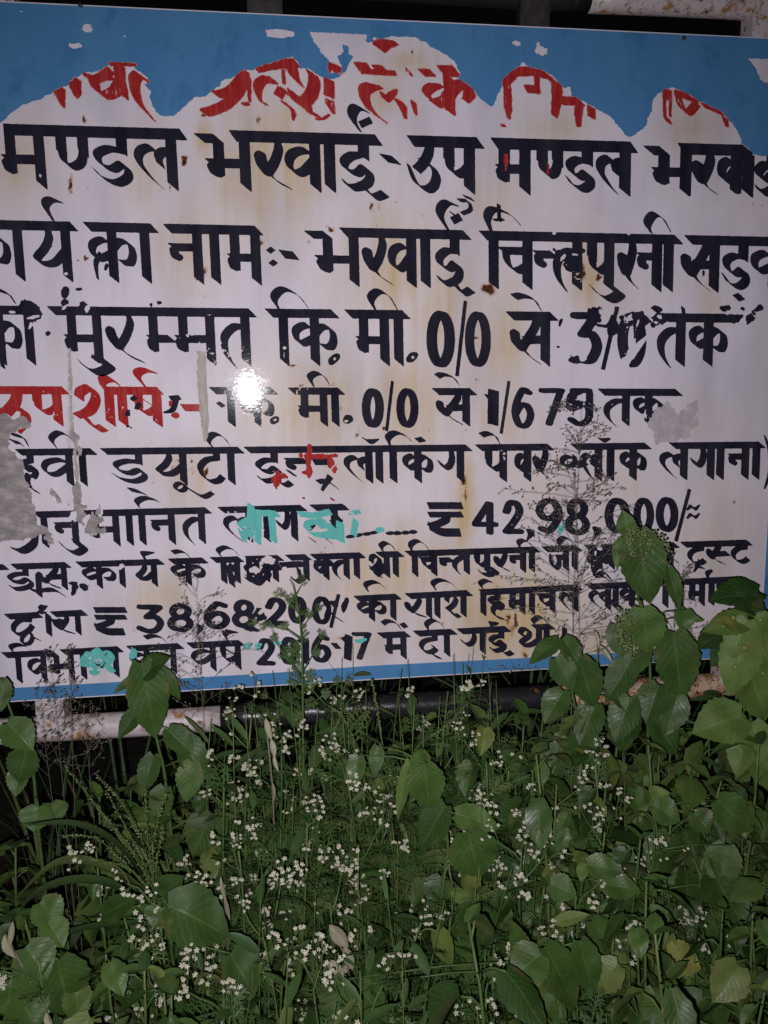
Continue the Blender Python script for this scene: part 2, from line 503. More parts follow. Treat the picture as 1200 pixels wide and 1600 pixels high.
# ------------------------------------------------------------------ the sign: panel, pipe frame
sign = empty('signboard', (0, 0, 0), 'large weathered white and blue signboard with hand-painted black Hindi lettering in a striped pipe frame', 'signboard')

xs, zs = board(np.array([-150., 1262, 1212, -150]), np.array([-6., 62, 1024, 1107.]))
PX0, PX1 = float((xs[0]+xs[3])/2), float((xs[1]+xs[2])/2)
PZ1, PZ0 = float((zs[0]+zs[1])/2), float((zs[2]+zs[3])/2)


def panel_px(n):  # (inverse of board) board X, Z arrays -> photo pixels
    X, Z = n
    v = np.stack([X, np.full_like(X, CAM_D), Z-CAM_H], -1)
    c = np.stack([v[..., 0]*_X[i]+v[..., 1]*_N[i]-v[..., 2]*_Y[i] for i in range(3)], -1)
    return 600+FPX*c[..., 0]/c[..., 2], 800+FPX*c[..., 1]/c[..., 2]


# rust, yellowing and grime of the white paint, kept as three attributes of the sheet
nx, nz = 420, 330
gx = np.linspace(PX0, PX1, nx); gz = np.linspace(PZ0, PZ1, nz)
GX, GZ = np.meshgrid(gx, gz)
px, py = panel_px((GX, GZ))


wx = px+5*(fbm(px/6, py/6, 91, 3)-.5)*2; wy = py+7*(fbm(px/6, py/8, 92, 3)-.5)*2  # ragged outlines


def gauss(x, y, rx, ry): return np.exp(-((wx-x)/rx)**2-((wy-y)/ry)**2)


streak = fbm(px/9, py/170, 41, 4); cloud = fbm(px/90, py/110, 42, 4); fine = fbm(px/7, py/9, 43, 3)
yel = np.zeros_like(px)
for (x, y, rx, ry, k) in [(40, 250, 60, 60, .5), (230, 260, 50, 70, .45), (420, 260, 90, 110, .75), (300, 380, 70, 90, .4), (610, 420, 90, 90, .55),
                          (690, 500, 50, 110, .6), (470, 620, 110, 90, .55), (650, 620, 80, 100, .6), (780, 520, 45, 90, .55), (725, 780, 22, 90, .9),
                          (760, 650, 70, 90, .35), (300, 745, 60, 60, .5), (250, 940, 60, 50, .5), (400, 940, 120, 70, .35), (620, 900, 150, 90, .55),
                          (800, 960, 130, 90, .95), (690, 980, 60, 50, .6), (950, 1000, 160, 60, .6), (880, 760, 200, 100, .25), (600, 150, 30, 30, .5),
                          (640, 95, 40, 18, .6), (860, 205, 50, 30, .5), (1080, 200, 40, 30, .45), (915, 430, 25, 60, .6), (1120, 830, 80, 110, .3), (190, 130, 60, 60, .0),
                          (770, 300, 60, 60, .3), (560, 740, 80, 40, .3), (320, 215, 14, 30, .9), (560, 1010, 80, 30, .35), (1110, 480, 20, 50, .5)]:
    yel = np.maximum(yel, k*gauss(x, y, rx, ry))
yel = np.clip(.76*yel*(.3+1.7*streak)*(.6+.9*cloud)+.35*np.clip(cloud-.45, 0, 1), 0, 1)
rust = np.zeros_like(px)
for (x, y, rx, ry, k) in [(288, 249, 5, 7, 1), (131, 187, 4, 7, .9), (110, 290, 4, 16, .95), (136, 292, 2, 10, .6), (313, 426, 9, 12, .9), (580, 325, 3, 8, .9), (592, 325, 2, 6, .8),
                          (515, 357, 7, 5, .95), (483, 378, 3, 5, .9), (765, 452, 11, 9, 1), (910, 425, 5, 14, .9), (935, 433, 5, 7, 1), (408, 380, 4, 4, .9), (124, 405, 5, 2, .9),
                          (136, 403, 4, 2, .9), (321, 462, 3, 3, .8), (455, 572, 7, 4, .9), (600, 668, 5, 4, 1), (298, 718, 3, 6, 1), (270, 728, 3, 3, 1), (300, 735, 3, 6, .9), (322, 740, 3, 8, .9),
                          (725, 752, 5, 9, 1), (727, 775, 3, 16, .7), (690, 975, 4, 3, .6), (795, 968, 3, 12, .8), (806, 972, 3, 14, .9), (800, 985, 8, 16, .5), (822, 1022, 5, 4, .9), (825, 1035, 3, 12, .6),
                          (320, 180, 6, 5, 1), (470, 602, 5, 3, .7), (520, 598, 3, 3, .7), (404, 190, 4, 8, .7), (264, 300+168, 2, 2, .5), (1127, 1016, 3, 5, .5), (126, 8, 4, 4, 1), (700, 335, 2, 3, .5),
                          (652, 602, 4, 3, .5), (672, 672, 3, 3, .5), (745, 598, 3, 3, .6), (618, 318, 3, 3, .5), (265, 292, 2, 7, .5), (530, 995, 4, 4, .5)]:
    rust = np.maximum(rust, k*gauss(x, y, rx, ry))
rust = np.clip(rust*(.55+.9*fine)+.75*np.clip(fbm(px/14, py/16, 77, 4)-.765, 0, 1)*6*(yel > .12), 0, 1)
grime = np.zeros_like(px)
for (x, y, rx, ry, k) in [(109, 660, 3, 120, .35), (90, 520, 20, 40, .2), (250, 655, 4, 6, .5), (305, 560, 30, 40, .15)]:
    grime = np.maximum(grime, k*gauss(x, y, rx, ry)*(.5+.9*fbm(px/5, py/18, 51, 3)))
grime = np.clip(grime+.55*np.clip(fbm(px/55, py/200, 52, 4)-.52, 0, 1), 0, 1)

mb = MB()
V = np.stack([GX, np.zeros_like(GX), GZ], -1).reshape(-1, 3)
F = []
for j in range(nz-1):
    a = j*nx
    F.extend([(a+i, a+i+1, a+nx+i+1, a+nx+i) for i in range(nx-1)])
n0 = len(V)
me = bpy.data.meshes.new('panel')
back = [(PX0, .0035, PZ0), (PX1, .0035, PZ0), (PX1, .0035, PZ1), (PX0, .0035, PZ1)]
rim = [0, nx-1, nx*nz-1, nx*(nz-1)]
F2 = [(n0+1, n0, n0+3, n0+2)]
for k in range(4): F2.append((rim[k], n0+k, n0+(k+1) % 4, rim[(k+1) % 4]))
me.from_pydata(V.tolist()+back, [], F+F2)
st_ = me.attributes.new('stain', 'FLOAT_COLOR', 'POINT')
arr = np.zeros((len(V)+4, 4), np.float32); arr[:n0, 0] = yel.ravel(); arr[:n0, 1] = rust.ravel(); arr[:n0, 2] = grime.ravel(); arr[:, 3] = 1
st_.data.foreach_set('color', arr.ravel())

m, nt, p, o = mat('white_sign_paint'); k = NT(nt)
sep = k.n('ShaderNodeSeparateColor'); k.l(k.attr('stain').outputs['Color'], sep.inputs[0])
oc = k.obj()
c = k.mix(k.mapr(k.noise(oc, 6, 5), .3, .75), (.66, .605, .68), (.57, .515, .59))
c = k.mix(k.mapr(k.noise(k.vmap(oc, (60, 60, 5)), 1.0, 4), .5, .85, 0, .3), c, (.46, .40, .42))
c = k.mix(k.math('MULTIPLY', sep.outputs[0], .9), c, (.50, .36, .17))
c = k.mix(k.math('MULTIPLY', k.mapr(k.noise(oc, 260, 3), .62, .75), .35), c, (.30, .25, .24))
c = k.mix(sep.outputs[2], c, (.13, .115, .11))
rc = k.mix(k.mapr(k.noise(oc, 120, 3), .35, .65), (.11, .035, .014), (.035, .014, .010))
rg = k.math('ADD', sep.outputs[1], k.math('MULTIPLY', k.math('SUBTRACT', k.noise(oc, 330, 4, .7), .5), k.math('MULTIPLY', k.mapr(sep.outputs[1], .05, .3), 1.1)))
c = k.mix(k.mapr(rg, .22, .6, 0, .85), c, (.32, .14, .04)); c = k.mix(k.mapr(rg, .48, .66), c, rc)
k.l(c, p.inputs['Base Color'])
k.l(k.mapr(k.noise(oc, 25, 3), .3, .7, .03, .07), p.inputs['Roughness'])
k.l(k.mapr(k.noise(k.vmap(oc, (1, 1, 1.6)), 60, 6, .75), .42, .58, .008, .12), p.inputs['Specular IOR Level'])
p.inputs['Coat Weight'].default_value = .045; p.inputs['Coat Roughness'].default_value = .22
h = k.math('ADD', k.math('MULTIPLY', k.noise(k.vmap(oc, (1, 1, 2.2)), 95, 3), .6), k.math('MULTIPLY', k.noise(oc, 5, 2), 2.2))
k.bump(h, .045, .004, p.inputs['Normal'])
M_PANEL = m
me.materials.append(m); me.update()
po = bpy.data.objects.new('panel', me); COL.objects.link(po); po.parent = sign


def paint_mat(name, c0, c1, rough=.3, scale=(30, 30, 6), amt=(.35, .8), spots=None, spec=.18):
    m, nt, p, o = mat(name); k = NT(nt); oc = k.obj()
    c = k.mix(k.mapr(k.noise(k.vmap(oc, scale), 1, 5), *amt), c0, c1)
    if spots: c = k.mix(k.mapr(k.noise(k.vmap(oc, (16, 16, 11)), 1, 6, .68), .53, .66, 0, .75), c, spots)
    k.l(c, p.inputs['Base Color']); p.inputs['Roughness'].default_value = rough
    p.inputs['Specular IOR Level'].default_value = spec
    h = k.math('ADD', k.math('MULTIPLY', k.noise(k.vmap(oc, (1, 1, 2.2)), 95, 3), .35), k.math('MULTIPLY', k.noise(oc, 5, 2), 2.2))
    k.bump(h, .045, .004, p.inputs['Normal'])
    return m


M_BLACK = paint_mat('black_sign_paint', (.0115, .0115, .022), (.030, .028, .040), .07, spec=.16)
M_BLUE = paint_mat('blue_sign_paint', (.055, .175, .37), (.08, .215, .405), .15, (14, 14, 3), (.3, .8), (.040, .135, .30), .3)
M_RED = paint_mat('red_sign_paint', (.31, .018, .021), (.38, .055, .046), .12, (160, 160, 20), (.45, .75))
M_SMEAR = paint_mat('smeared_red_paint', (.42, .11, .105), (.52, .29, .29), .12, (200, 200, 18), (.35, .65))
M_TEAL = paint_mat('teal_sign_paint', (.10, .40, .37), (.14, .47, .44), .15, (120, 120, 30))
m, nt, p, o = mat('bare_grey_primer'); k = NT(nt); oc = k.obj()
c = k.ramp(k.noise(k.vmap(oc, (1, 1, 2)), 30, 6, .65), [(.3, (.15, .13, .13)), (.5, (.25, .22, .22)), (.72, (.45, .40, .42))])
c = k.mix(k.mapr(k.noise(oc, 90, 4), .62, .74, 0, .7), c, (.15, .13, .12))
k.l(c, p.inputs['Base Color']); p.inputs['Roughness'].default_value = .75
k.bump(k.noise(oc, 160, 4), .4, .002, p.inputs['Normal']); M_PRIMER = m
M_STRIP = paint_mat('old_tape_residue', (.29, .25, .23), (.44, .39, .37), .6, (120, 120, 25), (.3, .7))
M_FILM = paint_mat('grey_glue_film', (.36, .315, .335), (.46, .41, .44), .6, (70, 70, 60), (.35, .65))

# -------- blue header, edge strip and foot strip; the header has peeled off in two hills
z2 = lambda L: [(280+x/4, 40+y/4) for x, y in L]
z3 = lambda L: [(540+x/4, 40+y/4) for x, y in L]
z4 = lambda L: [(760+x/2.727, 60+y/2.727) for x, y in L]
edge = [(-170, 230), (0, 192), (5, 188), (16, 178), (28, 168), (48, 160), (62, 156), (85, 143), (104, 134), (125, 117), (131, 115), (150, 112), (165, 106), (172, 98), (211, 101), (209, 108), (216, 112), (231, 121), (232, 128), (226, 133), (236, 143), (231, 150), (240, 168), (250, 182), (272, 181)]
edge += z2([(0, 545), (80, 460), (110, 445), (160, 440), (200, 408), (260, 380), (270, 350), (370, 312), (400, 285), (470, 275), (540, 245), (640, 222), (705, 190), (740, 225), (750, 265), (800, 275), (870, 305), (905, 328), (940, 335), (1000, 325), (1035, 290), (1052, 258), (1080, 215), (1085, 190), (1062, 172), (1058, 135), (1040, 128), (1022, 120), (1028, 165), (1010, 185), (988, 190), (996, 220), (1008, 245), (1003, 288), (950, 298), (930, 288), (935, 215), (908, 190), (850, 110), (815, 40)])
edge += z3([(135, 57), (128, 90), (140, 105), (180, 100), (285, 68), (440, 75), (480, 100), (560, 150), (640, 190), (682, 220), (690, 252), (716, 295), (695, 322), (740, 362), (790, 395), (800, 412), (870, 482), (915, 517), (950, 430), (990, 345)])
edge += z4([(76, 172), (110, 142), (130, 128), (150, 104), (190, 130), (265, 145), (300, 180), (318, 207), (355, 208), (362, 245), (410, 265), (465, 295), (520, 330), (560, 370), (605, 422), (625, 415), (680, 375), (686, 340), (705, 310), (712, 260), (740, 230), (790, 210), (812, 218), (900, 265), (930, 280), (1005, 320), (1040, 355), (1070, 395), (1085, 425), (1085, 450), (1110, 462), (1128, 492)])
edge += [(1190, 244), (1235, 242)]
strip_in = [(1232, 262), (1193, 930), (1188, 1007)]
foot_in = [(1088, 1012), (909, 1023), (820, 1028), (580, 1040), (400, 1053), (0, 1076), (-150, 1085)]
_cx, _cz = np.array([PX0+.002, PX1-.002, PX1-.002, PX0+.002]), np.array([PZ1-.002, PZ1-.002, PZ0+.002, PZ0+.002])
CL = list(zip(*panel_px((_cx, _cz))))
B = Paint(-160, -20, 1275, 1125)
B.poly(edge+strip_in+foot_in+[(-150, 1140), (1290, 1140), (1290, -60), (-170, -60)])
for x, y, rx, ry, s_ in [(136, 44, 8, 6, 1), (120, 71, 9, 4, 2), (806, 67, 8, 3, 3), (586, 61, 4, 3, 4), (195, 57, 1.5, 1.5, 5), (1010, 130, 1.2, 1.2, 6), (33, 18, 2, 1, 7)]: B.blot(x, y, rx, ry, .1, .5, s_, -1)
B.poly([(415, 47), (430, 45), (452, 48), (460, 50), (459, 57), (450, 58), (440, 60), (425, 58), (417, 57)], -1)
B.poly(z4([(208, 22), (220, 15), (232, 40), (262, 40), (260, 70), (236, 76), (210, 62)]), -1)
B.poly([(1168, 91), (1290, 93), (1260, 136), (1200, 132), (1189, 123), (1178, 104)], -1)
X_, Y_ = np.meshgrid(B.x, B.y); B.d += (.25+1.1*(Y_ < 240))*2*(fbm(X_/3.2, Y_/3.2, 11, 3)-.5)+5.5*(Y_ < 240)*(Y_ > 62)*(fbm(X_/9, Y_/9, 12, 4)-.5); B.wear([(1235, 245, 30, 12, .5)], 12)
o = B.build('blue_border', M_BLUE, .0005, sign, 1e9, CL)

# -------- red heading, most of it torn away or smeared
RD = Paint(60, 60, 1260, 200)
q1 = lambda L: [(x/4, 40+y/4, *r) for x, y, *r in L]
q2 = lambda L: [(280+x/4, 40+y/4, *r) for x, y, *r in L]
q3 = lambda L: [(540+x/4, 40+y/4, *r) for x, y, *r in L]
q4 = lambda L: [(760+x/2.727, 60+y/2.727, *r) for x, y, *r in L]
N = (8, 6)
for P_, n_, sm in [(q1([(372, 380), (372, 440), (395, 505, .3)]), N, 0), (q1([(472, 330), (472, 410), (478, 445, .4)]), N, 0),
                   (q1([(530, 310), (600, 335), (660, 305), (690, 280)]), (6, 5), 1), (q1([(585, 330), (600, 390), (650, 435), (710, 420), (745, 370)]), N, 1), (q1([(640, 330), (700, 325)]), (4, 3), 0),
                   (q1([(690, 240), (845, 243)]), (1, 2), 0), (q1([(745, 245), (750, 330), (765, 400), (785, 450, .5)]), N, 0),
                   (q1([(900, 330), (860, 310), (840, 370), (870, 480, .8), (960, 590, .25)]), N, 1),
                   (q2([(215, 415), (250, 430), (330, 400), (380, 340), (410, 300)]), (6, 5), 1), (q2([(160, 545), (230, 525), (310, 480), (380, 400), (400, 330)]), (7, 5), 1), (q2([(420, 290), (435, 350), (440, 470, .5)]), (3, 2), 0), (q2([(400, 492), (430, 490)]), (2, 1.5), 0),
                   (q2([(480, 268), (560, 250), (690, 235), (730, 235)]), (5, 6), 0), (q2([(705, 250), (720, 320), (770, 380, .4)]), N, 1), (q2([(590, 345), (530, 340), (490, 390), (510, 470, .5), (560, 500, .2)]), (6, 5), 1), (q2([(650, 280), (655, 360)]), (1.5, 1), 0),
                   (q2([(640, 400), (620, 440)]), (6, 4), 0), (q2([(650, 400), (665, 420)]), (4, 3), 0), (q2([(650, 480), (690, 510), (715, 545), (712, 590, .5)]), (2.5, 2), 1),
                   (q2([(710, 420), (730, 470), (770, 490), (830, 420), (845, 340), (830, 300)]), N, 1), (q2([(800, 470), (815, 540), (860, 560)]), (5, 3), 1), (q2([(860, 585), (900, 582), (935, 560)]), (1, .6), 1),
                   (q2([(935, 340), (938, 400), (935, 440)]), (7, 3), 0), (q2([(940, 470), (945, 500), (965, 550, .3)]), (6, 3), 0), (q2([(940, 235), (940, 285)]), (1, 1), 0), (q2([(975, 250), (970, 285)]), (9, 4), 0),
                   (q3([(210, 140), (240, 110), (315, 110, .4)]), (9, 7), 0), (q3([(80, 265), (150, 270)]), (6, 8), 0), (q3([(150, 290), (310, 298)]), (2, 3), 0), (q3([(180, 262), (240, 268)]), (3, 3), 0),
                   (q3([(480, 295), (540, 296)]), (5, 5), 0), (q3([(390, 285), (400, 300)]), (4, 4), 0), (q3([(600, 285), (690, 285)]), (6, 8), 0),
                   (q3([(220, 385, .4), (150, 385), (115, 420), (150, 520, .9), (245, 600, .4)]), (8, 6), 1), (q3([(235, 430), (255, 465), (290, 430), (320, 402, .4)]), (4, 3), 1),
                   (q3([(330, 470), (355, 505), (375, 580, .3)]), (6, 3), 0), (q3([(425, 480), (435, 550, .5)]), (4, 3), 0),
                   (q3([(600, 378, .5), (540, 385), (505, 420), (530, 460)]), (6, 5), 1), (q3([(560, 490), (620, 470), (650, 430), (690, 380), (750, 370), (775, 420), (750, 470, .6)]), (8, 6), 1), (q3([(640, 320), (645, 400), (655, 540)]), (7, 5), 0),
                   (q3([(985, 635), (1000, 635)]), (3, 3), 0),
                   (q4([(85, 180), (90, 230), (92, 300), (95, 340, .4)]), (5, 3), 0), (q4([(80, 185), (120, 145), (180, 140), (250, 155), (290, 185)]), (5, 6), 0), (q4([(300, 190), (300, 255), (290, 330, .6)]), (7, 5), 0),
                   (q4([(170, 215), (220, 218)]), (3, 5), 0), (q4([(215, 160), (215, 230)]), (3, 2), 0), (q4([(310, 265), (400, 270)]), (6, 6), 0), (q4([(395, 280), (390, 330), (395, 400, .3)]), (5, 3), 0), (q4([(445, 295), (448, 335)]), (5, 3), 0),
                   (q4([(770, 220), (770, 260)]), (6, 3), 0), (q4([(757, 250), (760, 330)]), (1.2, 1), 0), (q4([(785, 250), (782, 330)]), (1, 1), 0), (q4([(768, 340), (775, 355)]), (4, 3), 0),
                   (q4([(815, 240), (830, 290), (860, 315), (895, 280)]), (5, 4), 1), (q4([(815, 235), (890, 260)]), (4, 5), 0), (q4([(925, 285), (1000, 318)]), (3, 3), 0), (q4([(1015, 340), (1028, 385, .5)]), (4, 3), 0), (q4([(1062, 370), (1078, 400, .5)]), (3, 3), 0), (q4([(1192, 198), (1230, 200)]), (3, 2), 0)]:
    RD.stroke(P_, n_, 1.3, bool(sm))
# the torn edge cuts the red off where the white hills end
X_, Y_ = np.meshgrid(RD.x, RD.y)
Bi = np.clip(((RD.y-B.y0)/B.STEP).round().astype(int), 0, B.ny-1); Bj = np.clip(((RD.x-B.x0)/B.STEP).round().astype(int), 0, B.nx-1)
RD.d = np.maximum(RD.d, -B.d[np.ix_(Bi, Bj)]-1.2)
SM = Paint(60, 60, 1260, 200); SM.d = RD.d-.8; SM.roughen(1.6, 5, 35)
SM.wear([(640, 120, 700, 120, .42)], 36, (.5, 2.2), 5)
SM.build('red_smear', M_SMEAR, .00055, sign, 14)
RD.roughen(1.0, 3, 31)
RD.wear([(175, 150, 30, 22, 0.43), (195, 165, 14, 20, 0.46), (370, 130, 30, 20, 0.23), (430, 150, 30, 25, 0.32), (440, 120, 16, 18, 0.34), (520, 160, 30, 30, 0.34), (630, 112, 40, 8, 0.49), (640, 160, 50, 30, 0.32), (700, 160, 40, 20, 0.34), (800, 150, 40, 40, 0.49), (860, 165, 50, 30, 0.34), (1060, 165, 40, 20, 0.34), (450, 190, 80, 20, 0.40), (650, 180, 60, 15, 0.40)], 33, (.5, 2.6), 5)
o = RD.build('red_lettering', M_RED, .0006, sign, 14)


def line(name, bbox, H, Bb, nib, hn, draw, zones=(), seed=1, m=None, off=.0009):
    P = Paint(*bbox); L = Line(H, Bb, nib, hn, P)
    draw(L, P)
    P.roughen(.4, 3.5, seed); P.wear([(0, 0, 1, 1, 0)]+list(zones), seed+100, (1, 1), 4)
    return P.build(name, m or M_BLACK, off, sign)


def l1(L, P):
    L.head(11, 286); L.g('ma', 9, 59); L.g('nh', 94, 128); L.g('dda', 150, 195); L.g('la', 214, 266)
    L.head(364, 591); L.g('bha', 312, 381); L.g('ra', 402, 452); L.g('va', 450, 491); L.S(514); L.g('ii', 537, 575)
    L.reph((562, 205), (550, 183), (557, 165), (576, 176)); P.stroke([(563, 195), (579, 188)], (2.5, 4.5), 1)
    P.stroke([(600, 247), (619, 251)], (7, 6.5), .8)
    L.head(642, 750); L.g('u', 637, 681); L.g('pa', 701, 733)
    L.head(773, 990); L.g('ma', 784, 820); L.g('nh', 847, 871); L.g('dda', 891, 922); L.g('la', 938, 977)
    L.head(1065, 1166); L.g('bha', 1014, 1072); L.g('ra', 1088, 1122); L.g('va', 1128, 1151); L.S(1170); L.g('ii', 1187, 1212); L.head(1196, 1230)
    P.poly([(1174, 200), (1260, 200), (1260, 243), (1176, 243)], -1)
    for x, y, rx, ry, s_ in [(568, 250, 5, 2, 2), (1105, 303, 4, 3, 3), (1115, 311, 3, 3, 5), (1155, 309, 5, 5, 6), (1078, 312, 4, 4, 7), (1172, 313, 4, 4, 8), (63, 275, 2, 3, 4)]: P.blot(x, y, rx, ry, .3, .6, s_, -1)
line('black_lettering', (-20, 155, 1225, 330), (10, 202.5, 1150, 235), (75, 289, 980, 300), (8.3, 7), (6.0, 8.5), l1, [(1150, 305, 30, 12, .35)], 201)


def l2(L, P):
    L.head(-30, 115); L.g('ka', -52, 8); L.S(26); L.g('ya', 54, 101); L.reph((84, 346), (71, 322), (80, 309), (98, 317)); P.stroke([(74, 386), (79, 383)], (2, 2), .7)
    L.head(137, 241); L.g('ka', 142, 205); L.S(225); L.st([(158, 396), (150, 412), (153, 436, .5)], True, .45); P.blot(166, 417, 3, 6, .2, .4, 3)
    L.head(262, 404); L.g('na', 269, 307); L.S(334); L.g('ma', 362, 398)
    for x, y in ((423, 391), (427, 411)): P.convex([(x-8, y), (x, y-6), (x+8, y), (x, y+6)])
    P.stroke([(441, 397), (462, 400)], (5, 6.3), .8)
    L.head(537, 729); L.g('bha', 483, 552); L.g('ra', 570, 612); L.g('va', 611, 642); L.S(664); L.g('ii', 686, 716)
    L.reph((703, 364), (687, 335), (697, 314), (716, 322)); P.stroke([(707, 345), (719, 339)], (3, 5), 1)
    L.st([(717, 313), (731, 315), (735, 327), (722, 334)], True, .4); L.st([(726, 307), (738, 312)], False, .4); L.st([(705, 333), (712, 337)], False, .4)
    L.head(755, 1060); L.curl((768, 364), (761, 341), (771, 327), (818, 358)); P.stroke([(779, 320), (780, 345)], (2.5, 2), .8); P.stroke([(772, 344), (786, 343)], (2, 1.5), .8)
    L.S(771); L.g('cha', 785, 824); L.g('n2', 840, 866); L.g('ta', 870, 902); L.g('pa', 925, 952); L.umat(950, 447, 967, 468, (922, 446)); L.st([(948, 444), (960, 452)], False, .8)
    P.blot(878, 398, 12, 9, .4, .7, 8); P.blot(892, 408, 10, 16, .2, .8, 9); P.blot(905, 392, 9, 4, 0, .7, 18)
    L.g('ra', 971, 998); L.g('na', 1002, 1027); L.S(1045); L.curl((1017, 364), (1011, 350), (1022, 335), (1048, 363))
    L.head(1076, 1240); L.g('sa', 1069, 1117); P.blot(1099, 427, 2.5, 5, .1, .4, 4); P.blot(1085, 415, 7, 10, .4, .7, 12); L.g('dda', 1136, 1166); P.stroke([(1150, 466), (1158, 463)], (5, 4.5), 1); L.g('ka', 1180, 1240)
    for x, y, s_ in [(866, 365, 2), (982, 365, 3), (103, 428, 4)]: P.blot(x, y, 3, 2.5, 0, .6, s_, -1)
    P.blot(880, 402, 2.5, 7, .6, .5, 44, -1); P.blot(898, 398, 5, 2, .1, .6, 45, -1)
line('black_lettering', (-25, 298, 1225, 480), (0, 351.5, 1150, 376.5), (110, 435, 1025, 450), (7.3, 5.8), (6.5, 7), l2, [(903, 425, 14, 30, .45), (1095, 425, 12, 12, .4), (312, 425, 10, 14, .35)], 211)


def l3(L, P):
    L.head(-30, 60); L.g('ka', -32, 26); L.S(43); L.st([(-4, 452, .8), (14, 460, .5), (24, 474, .25)], True); P.blot(43, 478, 12, 8, .2, .9, 3); P.blot(58, 492, 9, 9, .2, .9, 4); P.blot(75, 521, 4, 3.5, 0, .5, 5)
    P.stroke([(6, 535), (2, 560), (5, 574)], (3, 2), .8); P.blot(20, 488, 5, 2, .2, .6, 61, -1); P.blot(50, 496, 10, 2, -.2, .7, 62, -1); P.blot(48, 508, 3, 5, .4, .7, 63, -1)
    L.head(81, 394); L.g('ma', 106, 150); L.umat(150, 560, 171, 582, (122, 562)); L.st([(148, 562), (166, 566)], False, .8)
    P.blot(102, 456, 6, 10, .15, .4, 6); P.blot(101, 472, 5, 6, .1, .6, 16); P.blot(123, 452, 6, 2.5, .1, .5, 7); P.blot(130, 477, 7, 6, .5, .6, 8); P.blot(136, 482, 3.5, 6, .4, .7, 64, -1); P.blot(100, 481, 4, 2.4, -.6, .5, 65, -1)
    L.g('ra', 167, 221); L.g('mh', 235, 266); L.g('ma', 280, 327); L.g('ta', 348, 382); P.blot(236, 476, 3, 3, 0, .6, 9); P.blot(249, 473, 4, 3, .3, .6, 10)
    L.st([(350, 549, .9), (356, 560, .4), (372, 578, .15)], False, .7)
    L.head(421, 523); L.S(442); L.g('ka', 461, 520); L.curl((436, 484), (428, 466), (442, 452), (483, 483))
    L.head(545, 634); L.g('ma', 564, 600); L.S(622); L.curl((586, 484), (579, 467), (592, 455), (622, 486))
    for x, y, a in ((522, 561, -.75), (644, 558, -.6)):
        P.blot(x, y, 11 if a < -.7 else 10.5, 6.5, a, .15, 12); P.blot(x+1, y, 2.6, 2, a, .3, 13, -1)
    digit(P, '0', 666, 711, 485, 575, 17); slash(P, (727, 471), (714, 587)); digit(P, '0', 726, 767, 486, 574, 15)
    L.head(797, 865); L.g('sa', 801, 852); L.e((803, 464), (816, 462), (846, 486)); P.blot(876, 503, 3, 6, .3, .5, 14); P.blot(872, 542, 3, 2, 0, .5, 15)
    digit(P, '3', 890, 941, 487, 569, 17); P.blot(905, 553, 14, 9, .2, .5, 21, -1); P.blot(898, 562, 9, 7, .2, .5, 22); P.blot(930, 486, 9, 8, .3, .9, 23); P.blot(932, 499, 7, 8, 0, .9, 24)
    L.st([(932, 508), (950, 509), (958, 494)], True, .35); P.blot(957, 512, 8, 12, .3, .9, 25)
    slash(P, (964, 480), (942, 577), 2.6); digit(P, '0', 964, 1010, 488, 574, 17); P.blot(990, 500, 20, 14, .2, 1.0, 26); P.blot(994, 515, 5, 14, .1, .8, 27); P.blot(983, 496, 3, 7, .6, .6, 28, -1); P.blot(996, 506, 2, 8, .3, .6, 29, -1)
    P.poly([(978, 558), (980, 548), (1012, 522), (1014, 524), (990, 560), (982, 590)], -1); P.blot(992, 566, 10, 6, -.6, .5, 30); P.blot(976, 565, 6, 10, .1, .7, 31, -1)
    P.blot(1026, 482, 11, 5, .3, .9, 32); P.blot(1028, 500, 12, 10, .2, .9, 33); P.blot(1030, 495, 4, 3, .3, .5, 34, -1); P.blot(1024, 504, 4, 2, 0, .6, 35, -1)
    L.head(1038, 1140); L.g('ta', 1033, 1064); L.g('ka', 1083, 1132); P.stroke([(1067, 481), (1068, 490)], (2.5, 2), .8)
    P.blot(1135, 481, 9, 5, -.2, .7, 36); P.blot(1148, 498, 12, 7, .3, .9, 37); P.blot(1160, 482, 5, 3, .3, .7, 38); P.blot(1172, 497, 8, 6, -.6, .9, 39); P.blot(1184, 483, 8, 5, -.5, .9, 40)
line('black_lettering', (-25, 440, 1225, 600), (0, 484.5, 1100, 497), (60, 565, 1065, 567), (6.9, 5.6), (6.5, 6.4), l3,
     [(345, 545, 35, 45, .5), (380, 555, 16, 40, .45), (310, 530, 14, 25, .45), (325, 490, 12, 18, .35), (290, 525, 25, 10, .5), (445, 545, 8, 30, .45), (975, 505, 30, 20, .45), (620, 545, 20, 20, .3)], 221)


